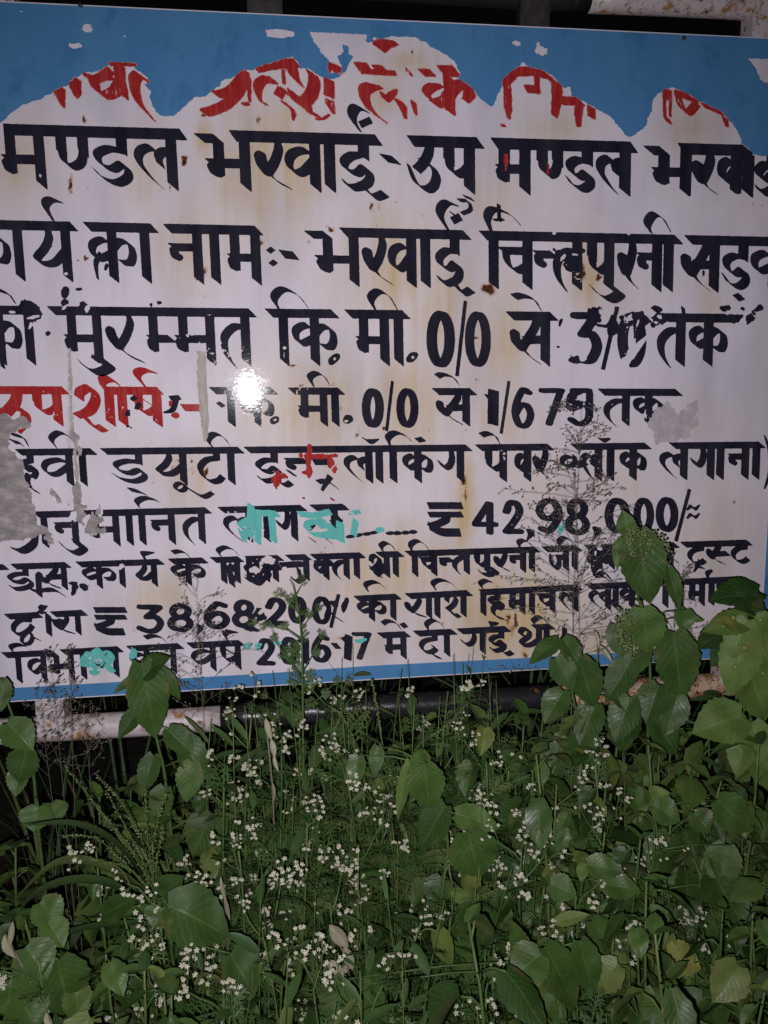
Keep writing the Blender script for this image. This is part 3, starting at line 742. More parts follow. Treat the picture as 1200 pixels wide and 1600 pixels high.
def l4(L, P):
    L.head(333, 428); L.S(360); L.g('ka', 378, 423); L.dot(345, 632, .8); P.blot(429, 657, 8, 6, -.6, .2, 3); P.blot(430, 656, 2.4, 2, 0, .3, 4, -1)
    L.head(456, 533); L.g('ma', 472, 505); L.S(523); L.curl((490, 604), (484, 590), (495, 583), (516, 603)); P.blot(544, 655, 8.5, 7, -.4, .2, 5); P.blot(541, 658, 3.5, 2, -.4, .3, 6, -1)
    digit(P, '0', 565, 600, 606, 669, 14); slash(P, (613, 596), (604, 673), 1.8); digit(P, '0', 619, 654, 606, 669, 13)
    L.head(681, 739); L.g('sa', 684, 728); L.e((683, 588), (692, 585), (718, 603))
    P.stroke([(771, 610), (770, 663)], (8, 2), .8); P.stroke([(760, 620), (768, 622)], (3, 4), .8); slash(P, (795, 596), (783, 677), 1.8)
    digit(P, '6', 799, 835, 605, 669, 12); digit(P, '7', 841, 883, 606, 666, 12)
    digit(P, '5', 886, 926, 606, 667, 12); P.stroke([(921, 612), (921, 650)], (5, 2), .8); P.stroke([(888, 640), (891, 620), (905, 612)], (4, 3), .8, True); P.stroke([(892, 640), (910, 631)], (4, 3), .8)
    L.head(940, 1060); L.g('ta', 948, 978); L.g('ka', 994, 1033)
line('black_lettering', (320, 575, 1100, 685), (460, 611, 1000, 613), (510, 662, 980, 661), (5.5, 4.2), (5.5, 5), l4,
     [(385, 612, 40, 16, .95), (395, 640, 28, 30, .7), (470, 611, 18, 8, .55), (902, 632, 22, 18, .5), (935, 640, 20, 20, .35), (1000, 650, 30, 14, .5), (960, 640, 10, 20, .4)], 231)


def l4r(L, P):
    L.head(-20, 102); L.st([(27, 612), (24, 628), (10, 645)], True, 1.1); L.st([(18, 636), (36, 640), (40, 655), (25, 672)], True, 1.1); L.st([(-8, 652), (4, 640)], True, .8)
    L.g('pa', 57, 88); L.head(165, 250)
    L.st([(124, 622), (126, 612), (142, 606), (150, 622), (140, 642), (120, 650, .8)], True); L.st([(130, 648), (140, 660), (152, 670), (162, 668)], True)
    L.S(170, 190); L.st([(160, 604, .5), (161, 594), (174, 592), (188, 604, .3)], True)
    L.g('ssa', 215, 244); L.reph((228, 606), (214, 586), (226, 575), (245, 583))
    P.blot(269, 631, 6, 5, .3, .4, 3); P.blot(274, 649, 8, 4.5, .1, .3, 4); P.stroke([(286, 637), (318, 637)], (4, 5), .8)
line('red_lettering', (-25, 565, 345, 690), (0, 609.5, 300, 611), (50, 660, 250, 662), (7.2, 5), (5.5, 5.6), l4r,
     [(75, 612, 22, 10, .4), (85, 645, 14, 22, .45), (60, 640, 10, 14, .35), (170, 645, 12, 22, .5), (200, 632, 20, 16, .4), (255, 612, 14, 8, .7), (245, 650, 14, 14, .4), (20, 668, 24, 10, .9), (310, 640, 16, 6, .2), (150, 625, 10, 20, .3), (238, 665, 12, 5, .7)], 241, M_RED)


def l4b(L, P):  # black touch-ups over the red words
    P.stroke([(266, 622), (281, 621)], (2, 3), .8); P.stroke([(276, 623), (270, 640), (256, 645, .4)], (3, 2.5), .8, True)
    for x, y, rx, ry, s_ in [(209, 622, 4.5, 4, 3), (216, 634, 5, 7, 4), (199, 645, 4, 5, 5), (200, 666, 2.5, 2, 6), (205, 668, 2, 1.5, 8)]: P.blot(x, y, rx, ry, .3, .7, s_)
line('black_touch_up', (190, 605, 290, 680), (0, 610, 300, 611), (50, 660, 250, 662), (5, 4), (5, 5), l4b, (), 245, None, .0012)


def l5(L, P):
    L.head(30, 146); L.g('ha', 34, 54); L.e((16, 677), (26, 680), (45, 698)); L.e((14, 685), (22, 690), (38, 699))
    L.g('va', 67, 107); L.S(128); L.curl((88, 699), (80, 686), (92, 676), (120, 697))
    L.head(163, 376); L.g('dda', 180, 222); L.st([(203, 765), (214, 767), (229, 773, .3)], True, .7)
    L.g('ya', 246, 285); P.stroke(_loop(282, 761, 8, 6), (3, 2), 1); L.st([(290, 760), (302, 768), (318, 776), (332, 770, .8)], True, .7)
    L.g('tta', 312, 346); L.S(360); L.curl((332, 699), (325, 687), (336, 678), (360, 697))
    L.head(387, 732); L.g('i', 403, 434); L.g('n2', 449, 478); L.st([(452, 738), (458, 740)], False)
    P.stroke([(490, 721), (516, 721)], (3, 5), .8); L.st([(516, 744), (503, 766, .4)], False, .8); L.st([(497, 753), (512, 752), (528, 764, .5)], True, .7)
    L.g('la', 541, 576); L.S(592, 614); P.stroke([(568, 685, .6), (577, 690), (592, 686, .2)], (4, 3.4), .8, True)
    L.curl((609, 696), (606, 684), (618, 676), (647, 694)); P.stroke([(652, 688), (661, 686)], (3.5, 3), 1)
    L.g('ka', 633, 672); L.g('ga', 691, 719)
    L.head(748, 860); L.g('pa', 763, 786); L.e((752, 680), (763, 677), (781, 694)); L.g('va', 808, 824); L.g('ra', 836, 861)
    L.head(897, 1012); P.stroke(_loop(888, 721, 10, 7.5), (3.4, 2.6), .8); L.st([(882, 717), (898, 727), (914, 722)], True, .9); P.stroke([(897, 712), (900, 722)], (3, 2), .8); L.g('la', 911, 935); L.S(954); P.stroke([(934, 684, .6), (941, 688), (953, 685, .3)], (4, 3), .8, True)
    L.g('ka', 973, 1006)
    L.head(1051, 1190); L.g('la', 1035, 1069); L.g('ga', 1086, 1111); L.S(1126); L.g('na', 1143, 1165); L.S(1182)
    P.stroke([(1194, 680, .3), (1203, 705, 1), (1204, 735, 1), (1194, 764, .3)], (3.5, 1), .8, True)
line('black_lettering', (-25, 665, 1225, 792), (0, 707, 1150, 695.5), (110, 755.5, 1150, 745), (5.4, 4.2), (5.5, 4.6), l5,
     [(795, 710, 30, 20, .45), (920, 730, 40, 25, .45), (300, 725, 8, 25, .4), (20, 740, 40, 40, .3), (430, 745, 20, 14, .4), (495, 735, 30, 10, .5)], 251)


def l6(L, P):
    L.st([(18, 856, .4), (34, 861), (52, 850), (58, 832, .6)], True); L.S(68); L.head(57, 325); P.stroke([(52, 827), (66, 825)], (4, 3), .8)
    L.g('na', 88, 116); L.umat(117, 846, 131, 864, (93, 847)); L.g('ma', 145, 180); L.S(201, 221); L.curl((218, 793), (214, 784), (227, 778), (257, 790)); L.g('na', 239, 267); L.g('ta', 288, 314)
    L.head(346, 474); L.g('la', 352, 388); L.S(416); L.g('ga', 437, 459); L.head(490, 540); L.S(522); P.blot(526, 815, 9, 9, .4, .8, 3); P.blot(485, 820, 8, 6, .2, .8, 4); L.st([(505, 838), (520, 850, .3)], False, .6); L.st([(486, 842), (492, 846, .4)], False, .7)
    for x, y in ((547, 838), (560, 836), (573, 834), (584, 832)): P.blot(x, y, 7, 3, -.1, .25, int(x))
    for x, y in ((609, 833), (621, 833), (634, 832), (646, 831)): P.blot(x, y, 7, 3.2, 0, .25, int(x))
    rupee(P, 667, 724, 784, 838, 12)
    digit(P, '4', 737, 779, 783, 836, 12); digit(P, '2', 784, 819, 781, 835, 13); comma(P, 828, 829, 9)
    digit(P, '9', 836, 879, 779, 834, 13); digit(P, '8', 882, 922, 778, 837, 13); comma(P, 932, 826, 10)
    digit(P, '0', 944, 985, 777, 834, 14); digit(P, '0', 989, 1022, 777, 832, 12); digit(P, '0', 1024, 1060, 776, 832, 13); slash(P, (1077, 765), (1056, 845), 2.2)
    for y in (793, 806): P.stroke([(1073, y+4, .5), (1079, y-2, 1), (1086, y+2, 1), (1093, y-4, .4)], (1.6, 2.2), .8, True)
    for x, y, rx, ry, s_ in [(120, 806, 10, 9, 3), (142, 812, 12, 8, 4), (132, 826, 8, 10, 5), (157, 800, 4, 8, 6)]: P.blot(x, y, rx, ry, .3, .8, s_, -1)
line('black_lettering', (-5, 760, 1110, 885), (0, 805.5, 700, 788), (75, 851.5, 320, 845), (5, 4), (5.5, 4.4), l6,
     [(365, 800, 20, 14, .4), (505, 810, 30, 16, .45), (800, 805, 22, 26, .35), (855, 800, 25, 20, .35), (960, 800, 20, 30, .3), (1030, 800, 20, 20, .15), (130, 818, 22, 16, .5), (395, 825, 24, 20, .8)], 261)


def l7(L, P):
    L.head(-20, 9); L.head(22, 106); L.g('i', 14, 46); L.g('sa', 58, 99); L.st([(60, 900), (62, 930)], False); L.st([(68, 922), (86, 922), (103, 932, .4)], True, .8)
    P.blot(116, 920, 5, 12, .1, .6, 3); P.blot(132, 917, 8, 5, .5, .7, 4); P.blot(113, 911, 7, 3, 0, .6, 5)
    L.head(124, 252); L.g('ka', 131, 177); L.S(190); L.g('ya', 214, 240); L.reph((228, 876), (223, 866), (229, 861), (241, 863)); P.blot(192, 877, 4, 3, .3, .6, 6)
    P.blot(190, 885, 3.5, 5, .4, .6, 7, -1)
    L.head(268, 320); L.g('ka', 270, 317); L.e((270, 863), (279, 861), (297, 872))
    L.head(334, 376); L.S(349); L.curl((346, 870), (341, 861), (352, 855), (374, 868)); L.g('la', 359, 370); L.st([(358, 886), (363, 914)], False); L.head(388, 438); L.g('dda', 384, 403); L.S(389)
    P.stroke([(413, 887), (444, 886)], (4, 4), .8); L.S(416, 430); L.st([(386, 905), (402, 911), (414, 900)], True); P.blot(420, 896, 10, 7, .3, .9, 8); L.head(451, 481); P.stroke([(440, 883), (475, 881)], (4, 4), .8)
    L.st([(456, 902), (464, 909), (474, 902)], True, .8); L.S(478); L.st([(466, 888), (470, 905)], True, .7); L.head(490, 566); L.g('va', 493, 509); P.stroke([(493, 880), (520, 880)], (3, 4), .8); L.g('ta', 522, 541); L.S(557)
    P.blot(417, 876, 12, 6, .1, .7, 9, -1); P.blot(398, 890, 6, 8, .4, .8, 19, -1); P.blot(447, 893, 9, 6, .4, .8, 29, -1)
    L.head(592, 626); L.g('shr', 578, 604); L.S(618); L.curl((598, 861), (595, 853), (603, 848), (618, 861))
    L.head(638, 839); L.S(648); L.curl((644, 862), (641, 852), (651, 845), (671, 860)); L.g('cha', 659, 678); L.g('n2', 689, 706); L.g('ta', 710, 729); L.g('pa', 745, 761); L.umat(761, 886, 774, 898, (746, 889)); L.g('ra', 774, 797)
    L.g('na', 799, 817); L.S(831); L.curl((812, 856), (810, 848), (817, 844), (832, 855))
    L.head(851, 904); L.g('ja', 871, 884); L.S(898); L.curl((876, 856), (873, 847), (881, 840), (900, 855))
    L.head(918, 962); L.g('ma', 922, 937); L.g('ma', 944, 956); P.blot(930, 880, 8, 12, .2, 1, 10); L.head(975, 1056); L.S(980, 1000, 1048)
    L.st([(935, 897), (945, 895), (956, 908, .3)], True, .7); P.blot(936, 855, 5, 4, .8, .4, 49, -1)
    L.head(1068, 1170); L.g('tta', 1078, 1101); L.st([(1094, 876), (1084, 893, .4)], False, .7); L.st([(1086, 884), (1100, 888, .5)], False, .7); L.g('s2', 1106, 1137); L.g('tta', 1146, 1169)
line('black_lettering', (-22, 835, 1185, 945), (0, 886, 1130, 849), (100, 918, 830, 890.5), (4.3, 3.4), (5, 4), l7,
     [(430, 892, 50, 18, .3), (930, 880, 20, 20, .3), (120, 915, 14, 14, .2)], 271)


def l8(L, P):
    L.head(12, 62); P.stroke([(47, 960), (46, 968)], (3.6, 2.5), .8); L.st([(46, 969), (32, 969), (22, 978), (23, 988), (34, 991), (46, 984), (51, 977)], True, .8); L.st([(44, 986), (35, 996), (36, 1005), (46, 1005), (51, 996), (48, 988)], True, .6); L.st([(50, 994), (64, 1001, .3)], False, .7)
    P.blot(66, 949, 7, 5, .1, .5, 3); P.blot(64, 957, 8, 3, 0, .7, 13); L.head(84, 132); L.S(75); L.g('ra', 84, 115); P.blot(92, 970, 9, 6, .3, .9, 4); L.S(121)
    rupee(P, 146, 199, 948, 992, 10)
    digit(P, '3', 213, 257, 944, 990, 12); digit(P, '8', 261, 303, 942, 988, 12); comma(P, 312, 978, 8); digit(P, '6', 318, 360, 939, 983, 12); digit(P, '8', 362, 400, 936, 982, 12)
    P.blot(388, 980, 14, 5, .4, .9, 5); P.blot(404, 962, 9, 13, .2, .9, 6); P.blot(398, 970, 3, 6, .5, .6, 7, -1); P.blot(408, 955, 3, 5, .5, .6, 8, -1)
    digit(P, '2', 413, 449, 933, 978, 12); digit(P, '0', 450, 480, 931, 975, 11); digit(P, '0', 487, 518, 931, 976, 11); slash(P, (529, 929), (517, 980), 2.2); L.st([(508, 948), (522, 962), (540, 974, .3)], True, .6); P.blot(538, 948, 5, 12, .3, .9, 9); P.blot(522, 942, 7, 5, .3, .8, 10)
    P.blot(505, 955, 4, 10, .2, .6, 11, -1)
    L.head(558, 622); L.g('ka', 561, 600); L.S(614); L.curl((575, 924), (571, 914), (584, 909), (606, 925))
    L.head(638, 733); L.g('ra', 634, 666); L.S(670, 683); L.curl((681, 922), (676, 912), (688, 906), (717, 923)); L.g('sha', 696, 724)
    L.head(753, 905); L.S(755); L.curl((754, 920), (750, 912), (759, 907), (779, 919)); L.g('ha', 764, 785); L.g('ma', 799, 816); L.S(831); L.g('cha', 842, 863); L.g('la', 877, 899)
    L.head(920, 1012); L.g('la', 923, 950); L.S(962); L.g('ka', 972, 1003); L.st([(929, 900), (942, 900), (956, 912, .3)], True, .7); P.blot(952, 940, 8, 4, .4, .8, 12)
    L.head(1030, 1164); L.S(1040, 1064); L.g('ma', 1080, 1097); L.S(1112); L.st([(1106, 905, .4), (1105, 896), (1112, 891, .6)], True, .7); L.g('nna', 1124, 1152)
line('black_lettering', (-2, 885, 1180, 1012), (0, 964, 1130, 906), (75, 991, 1100, 943), (4.2, 3.4), (5, 4), l8,
     [(390, 970, 16, 14, .25), (520, 950, 30, 20, .3), (710, 935, 14, 14, .35), (940, 935, 30, 14, .2), (1090, 935, 20, 14, .2)], 281)


def l9(L, P):
    L.head(8, 84); L.S(28); L.curl((22, 1021), (17, 1011), (30, 1007), (51, 1019)); L.g('va', 45, 67); L.g('bha', 72, 110); L.head(99, 188); L.S(129); L.g('ga', 150, 180)
    L.head(203, 282); L.g('ka', 205, 252); L.S(270); L.e((227, 996), (239, 993), (262, 1006))
    L.head(297, 377); L.g('va', 301, 332); L.g('ssa', 348, 371); L.reph((356, 1001), (351, 991), (359, 984), (372, 988))
    digit(P, '2', 400, 431, 997, 1040, 11); digit(P, '0', 437, 466, 994, 1039, 11); P.stroke([(477, 998), (477, 1036)], (5.5, 2), .8); P.stroke([(468, 1003), (474, 1001)], (3, 3), .8); digit(P, '6', 486, 518, 991, 1035, 11)
    P.stroke([(521, 1009), (529, 1009)], (3.5, 4), .8); P.stroke([(545, 993), (543, 1030)], (5.5, 2), .8); P.stroke([(536, 1000), (542, 997)], (3, 3), .8); digit(P, '7', 549, 581, 987, 1031, 10)
    L.head(595, 636); L.g('ma', 606, 630); L.e((598, 974), (607, 970), (627, 984)); P.stroke([(628, 978), (634, 976)], (3, 3), 1)
    L.head(651, 709); L.g('da', 658, 688); L.S(698); L.curl((670, 985), (666, 976), (676, 969), (696, 983))
    L.head(719, 793); L.g('ga', 726, 754); L.g('ii', 767, 787); L.reph((768, 980), (767, 974), (772, 971), (779, 973))
    L.head(835, 862); L.g('tha', 811, 842); L.S(854); L.curl((836, 977), (833, 970), (843, 964), (856, 976)); P.stroke([(882, 981), (881, 1012)], (3.4, 1.5), .8)
line('black_lettering', (-5, 958, 900, 1078), (10, 1023.5, 850, 979.5), (40, 1063, 755, 1018.5), (4.2, 3.4), (5, 4), l9,
     [(690, 1015, 14, 14, .5), (150, 1040, 40, 20, .25), (760, 998, 8, 5, .5), (560, 1000, 14, 5, .3)], 291)

# -------- later daubs: teal letters, red blots, grey patches where all the paint has gone
T = Paint(120, 770, 620, 1060)
for P_, n_, sm in [([(392, 789), (391, 838)], (5, 3), 0), ([(374, 822), (388, 812), (402, 806)], (4, 4), 1), ([(380, 838), (392, 825), (404, 815)], (4, 5), 1), ([(376, 828), (382, 845)], (4, 3), 0), ([(398, 801), (434, 803)], (4, 4.5), 0), ([(404, 805), (403, 848)], (4.5, 3), 0), ([(424, 805), (428, 846)], (5, 3), 0),
                   ([(467, 803), (490, 805), (516, 800)], (3, 4), 1), ([(508, 814), (484, 816), (479, 826), (492, 835), (515, 833), (520, 822), (498, 822)], (4, 3.4), 1), ([(531, 816), (533, 846)], (5.5, 2.5), 0), ([(500, 836), (520, 839), (534, 834)], (3, 3), 1), ([(556, 813), (552, 836)], (4, 3), 0), ([(552, 801), (562, 799)], (3, 2.5), 0), ([(545, 803), (550, 803)], (1, 1), 0)]:
    T.stroke(P_, n_, .8, bool(sm))
for x, y, rx, ry, a, s_ in [(594, 828, 6, 3.5, 0, 3), (876, 828, 8, 6, .5, 4), (152, 1032, 22, 15, -.3, 5), (147, 1046, 8, 10, .2, 6), (168, 1026, 12, 7, .2, 7), (172, 1044, 8, 5, .6, 8), (208, 1022, 7, 9, .2, 9), (388, 1008, 10, 4, -.3, 10), (402, 1009, 6, 5, .2, 11), (434, 1005, 5, 5, .2, 12), (562, 1001, 13, 4, -.25, 13)]: T.blot(x, y, rx, ry, a, .8, s_)
T.roughen(1.2, 4, 61); T.wear([(390, 825, 14, 8, .4), (155, 1036, 34, 24, .55), (205, 1022, 10, 10, .4), (395, 1008, 20, 8, .5)], 62)
T.build('teal_lettering', M_TEAL, .0013, sign, 2)
T2 = Paint(860, 810, 900, 850); T2.blot(876, 828, 8, 6, -.8, .9, 4); T2.blot(882, 816, 4, 5, .1, .9, 5); T2.build('teal_lettering', M_TEAL, .0007, sign)
D_ = Paint(410, 690, 560, 800)
for x, y, rx, ry, a, s_ in [(432, 745, 9, 12, .1, 3), (440, 744, 8, 4, .1, 4), (431, 757, 4, 6, 0, 5), (482, 724, 6, 20, 0, 6), (500, 713, 22, 3.2, 0, 7), (516, 722, 5, 9, -.4, 8), (523, 733, 4, 5, .3, 9), (522, 711, 6, 3, .2, 10), (476, 738, 7, 3, .2, 11), (474, 778, 5, 2, .4, 12), (519, 780, 4, 1.5, .5, 13), (470, 712, 4, 4, 0, 14)]: D_.blot(x, y, rx, ry, a, .8, s_)
D_.roughen(1, 3, 71); D_.build('red_daub', M_RED, .0014, sign, 1.5)
D2 = Paint(770, 240, 880, 300); D2.blot(790, 252, 3, 13, 0, .7, 3); D2.blot(856, 265, 2, 9, .2, .6, 4); D2.roughen(1, 3, 72); D2.build('red_daub', M_RED, .0014, sign)
G = Paint(-160, 600, 1110, 880)
G.poly([(-170, 640), (-40, 645), (0, 650), (12, 648), (20, 658), (34, 650), (46, 660), (42, 670), (28, 668), (14, 690), (14, 697), (28, 712), (35, 722), (36, 745), (44, 757), (52, 770), (52, 790), (56, 806), (60, 822), (74, 820), (76, 832), (60, 838), (45, 842), (20, 845), (-10, 848), (-170, 850)])
for x, y, rx, ry, a, s_ in [(90, 775, 14, 4, .8, 3), (120, 775, 5, 22, 0, 4), (125, 808, 11, 20, .3, 5), (145, 815, 10, 14, .5, 6), (155, 795, 3.5, 10, .3, 7), (150, 830, 14, 6, 0, 8), (75, 838, 5, 9, -.4, 9), (35, 660, 12, 7, .2, 10), (118, 690, 4, 16, -.3, 19)]: G.blot(x, y, rx, ry, a, .9, s_)
G.roughen(5, 9, 81); G.roughen(2, 3, 82)
G.build('bare_patch', M_PRIMER, .0016, sign, 1.5)
G = Paint(95, 470, 335, 800)
G.poly([(308, 548), (322, 550), (323, 600), (327, 655), (324, 690), (318, 692), (313, 650), (309, 605)])
G.poly([(106, 555), (110, 540), (113, 575), (113, 640), (116, 672), (122, 690), (120, 705), (124, 745), (120, 770), (117, 735), (116, 700), (110, 665), (108, 610)])
G.roughen(2.5, 5, 83); G.wear([(110, 650, 10, 130, .45), (316, 620, 12, 70, .2)], 84, (1, 1.5), 3)
G.build('glue_strip', M_STRIP, .0015, sign, 8)
G = Paint(985, 600, 1110, 710)
G.poly([(1022, 640), (1042, 628), (1052, 640), (1060, 646), (1078, 628), (1090, 622), (1088, 640), (1090, 665), (1080, 672), (1078, 682), (1050, 690), (1025, 692), (1020, 676), (1010, 660)])
G.roughen(5, 9, 81); G.roughen(2, 3, 82)
G.build('bare_patch', M_FILM, .0016, sign, 1.5)

# -------- pipe frame, banded black and white
def pipe_mat(name, c0, c1, rustk, rough):
    m, nt, p, o = mat(name); k = NT(nt); oc = k.obj()
    c = k.mix(k.noise(oc, 18, 4), c0, c1)
    c = k.mix(k.mapr(k.noise(oc, 46, 7, .72), .62-rustk, .72-rustk), c, (.30, .14, .045))
    c = k.mix(k.mapr(k.noise(oc, 70, 7, .75), .66-rustk, .74-rustk), c, (.075, .03, .016))
    k.l(c, p.inputs['Base Color']); p.inputs['Roughness'].default_value = rough
    k.bump(k.noise(oc, 90, 5), .35, .003, p.inputs['Normal'])
    return m
M_PW = pipe_mat('white_pipe_paint', (.58, .51, .54), (.42, .36, .36), 0.10, .45)
M_PR = pipe_mat('rusty_white_pipe_paint', (.50, .38, .32), (.42, .27, .17), .13, .5)
M_PB = pipe_mat('black_pipe_paint', (.012, .012, .015), (.022, .02, .022), .015, .3)
RP = .0255
PY = .034


def pz(px, py):  # on the plane of the pipes
    v = at(px, py, -PY); return v.x, v.z
zt = pz(1060, 2)[1]; zb = pz(300, 1129)[1]
zt = pz(1060, 27)[1]+RP
zb = (pz(200, 1107)[1]+pz(200, 1155)[1])/2
fr = MB()
def pipe(z, stops):
    for (a, b, mi) in stops:
        n = max(2, int((b-a)/.05)); fr.tube([(a+(b-a)*i/n, PY, z+.0012*math.sin(9*(a+(b-a)*i/n))) for i in range(n+1)], RP-(.0 if mi else .0004), 20, mi=mi)
xl, xr = PX0-.05, PX1+.07
bx = lambda x, y: pz(x, y)[0]
pipe(zt, [(xl, bx(-60, -25), 0), (bx(-60, -25), bx(919, 0), 1), (bx(919, 0), xr, 0)])
fr.build('frame_pipe', [M_PW, M_PB, M_PR], sign); fr = MB()
pipe(zb, [(xl, bx(345, 1125), 0), (bx(345, 1125), bx(872, 1090), 1), (bx(872, 1090), xr, 2)])
fr.build('frame_pipe', [M_PW, M_PB, M_PR], sign)
for x in (xl, xr):
    lg = MB(); nn = 8
    zs_ = [0-.02+(zt+.03)*i/nn for i in range(nn+1)]
    for i in range(nn): lg.tube([(x, PY, zs_[i]), (x, PY, zs_[i+1])], .027, 18, mi=i % 2)
    lg.build('frame_leg', [M_PW, M_PB], sign)
for (a, b, z0, z1, mi) in [(bx(1166, 45), bx(1212, 48), zt+.01, zb, 0), (bx(60, 1105), bx(104, 1105), zt+.01, zb, 0)]:
    u = MB(); u.box((a, PY-.022, z1), (b, PY+.02, z0), mi); u.build('frame_upright', [M_PW], sign, False)
m, nt, p, o = mat('dark_steel'); k = NT(nt); oc = k.obj()
k.l(k.mix(k.mapr(k.noise(oc, 50, 5), .4, .7), (.016, .015, .018), (.045, .036, .034)), p.inputs['Base Color']); p.inputs['Roughness'].default_value = .5; M_STEEL = m
for a, b in ((386, 440), (806, 851)):
    u = MB(); u.box((bx(a, 10), .0045, PZ1-.03), (bx(b, 10), PY-.006, zt), 0); u.build('bracket', [M_STEEL], sign, False)
for (x, y) in ((1068, 60), (126, 9), (1130, 1017), (20, 1085)):
    X0, Z0 = board(np.array(float(x)), np.array(float(y)))
    sc = MB(); sc.tube([(float(X0), 0.001, float(Z0)), (float(X0), -.0028, float(Z0)), (float(X0), -.0036, float(Z0))], [.004, .004, .002], 10); sc.build('rivet', [M_STEEL], sign)

# ------------------------------------------------------------------ plant materials
def leaf_mat(name, dark, light, under, gloss=.42, veins=True, trans=.12):
    m, nt, p, o = mat(name); k = NT(nt)
    t = k.attr('tone').outputs['Fac']
    c = k.mix(t, dark, light)
    if light[1] > light[0]*1.4: c = k.mix(k.mapr(t, .72, 1, 0, .75), c, (light[0]*1.9, light[1]*1.15, light[2]*1.3))  # yellowing leaves
    oc = k.obj()
    c = k.mix(k.mapr(k.noise(oc, 38, 4), .35, .7, 0, .45), c, tuple(.62*x for x in dark))
    uv = k.n('ShaderNodeUVMap').outputs[0]; sx = k.n('ShaderNodeSeparateXYZ'); k.l(uv, sx.inputs[0])
    if veins:
        ab = k.math('ABSOLUTE', sx.outputs[1])
        ph = k.math('SUBTRACT', k.math('MULTIPLY', sx.outputs[0], 8.0), k.math('MULTIPLY', ab, 2.6))
        fr_ = k.math('ABSOLUTE', k.math('SUBTRACT', k.math('FRACT', ph), .5))
        side = k.mapr(fr_, .40, .5); mid = k.mapr(ab, .07, .0)
        vein = k.math('MAXIMUM', k.math('MULTIPLY', side, .6), mid)
        c = k.mix(k.math('MULTIPLY', vein, .28), c, tuple(min(1, 1.5*x+.015) for x in light))
        h = k.math('ADD', k.math('MULTIPLY', vein, -.7), k.math('MULTIPLY', k.noise(oc, 220, 3), .5))
        k.bump(h, .4, .0016, p.inputs['Normal'])
        # insect holes and brown specks
        c = k.mix(k.mapr(k.noise(oc, 70, 3), .71, .75), c, (.10, .07, .03))
        eb = k.math('MULTIPLY', k.mapr(ab, .55, 1), k.mapr(k.noise(oc, 26, 4), .55, .68))
        c = k.mix(k.math('MULTIPLY', eb, .8), c, (.13, .095, .035))
    gm = k.n('ShaderNodeNewGeometry')
    c = k.mix(k.math('MULTIPLY', gm.outputs['Backfacing'], .8), c, under)
    k.l(c, p.inputs['Base Color']); k.l(k.mapr(k.noise(oc, 45, 3), .3, .7, gloss-.12, gloss+.15), p.inputs['Roughness'])
    p.inputs['Specular IOR Level'].default_value = .3
    if trans:
        tr = k.n('ShaderNodeBsdfTranslucent'); k.l(k.mix(.5, c, (.10, .16, .02)), tr.inputs[0])
        ms = k.n('ShaderNodeMixShader'); ms.inputs[0].default_value = trans
        k.l(p.outputs[0], ms.inputs[1]); k.l(tr.outputs[0], ms.inputs[2]); k.l(ms.outputs[0], o.inputs[0])
    return m


M_LEAF = leaf_mat('weed_leaf', (.021, .052, .010), (.088, .158, .034), (.085, .100, .036), .47)
M_LIGHT = leaf_mat('young_leaf', (.075, .135, .030), (.135, .200, .045), (.10, .15, .045), .55)
M_FEATHER = leaf_mat('feathery_leaf', (.034, .078, .018), (.085, .142, .040), (.055, .09, .035), .55, False)
M_GRASS = leaf_mat('grass_blade', (.030, .070, .016), (.080, .126, .034), (.06, .09, .032), .55, False)
M_STEM = leaf_mat('green_stem', (.045, .095, .022), (.095, .150, .042), (.09, .12, .05), .45, False, 0)
M_SPIKE = leaf_mat('seed_spike', (.085, .11, .040), (.19, .22, .09), (.12, .13, .06), .5, False, 0)
M_DRY = leaf_mat('dry_leaf', (.22, .20, .13), (.40, .37, .27), (.33, .30, .21), .6, False, .1)
M_SEED = leaf_mat('dark_seed', (.075, .055, .048), (.27, .225, .18), (.09, .07, .06), .5, False, 0)
M_STRAW = leaf_mat('straw_stalk', (.10, .085, .065), (.23, .205, .16), (.08, .075, .05), .5, False, 0)
m, nt, p, o = mat('white_flower'); k = NT(nt)
c = k.mix(k.attr('tone').outputs['Fac'], (.33, .315, .215), (.57, .54, .42))
k.l(c, p.inputs['Base Color']); p.inputs['Roughness'].default_value = .6; M_FLOWER = m
m, nt, p, o = mat('dark_soil'); k = NT(nt); oc = k.obj()
k.l(k.ramp(k.noise(oc, 12, 6, .65), [(.3, (.018, .014, .010)), (.6, (.045, .035, .024)), (.8, (.075, .06, .042))]), p.inputs['Base Color'])
p.inputs['Roughness'].default_value = .95; k.bump(k.noise(oc, 25, 6), .8, .02, p.inputs['Normal']); M_SOIL = m

# ------------------------------------------------------------------ ground
g = MB(); n = 60
gv = []
for j in range(n+1):
    for i in range(n+1):
        u, v = (i/n*2-1), (j/n*2-1)
        x = math.copysign(abs(u)**3*60, u); y = math.copysign(abs(v)**3*60, v)
        gv.append(Vector((x, y, .02*math.sin(x*3.1)*math.cos(y*2.7)-.015)))
g.add(gv, [(j*(n+1)+i, j*(n+1)+i+1, (j+1)*(n+1)+i+1, (j+1)*(n+1)+i) for j in range(n) for i in range(n)])
tag(g.build('ground', M_SOIL), kind='structure')


# ------------------------------------------------------------------ plant shapes
UP = Vector((0, 0, 1))


def rv(r=R): return Vector((r.uniform(-1, 1), r.uniform(-1, 1), r.uniform(-1, 1)))


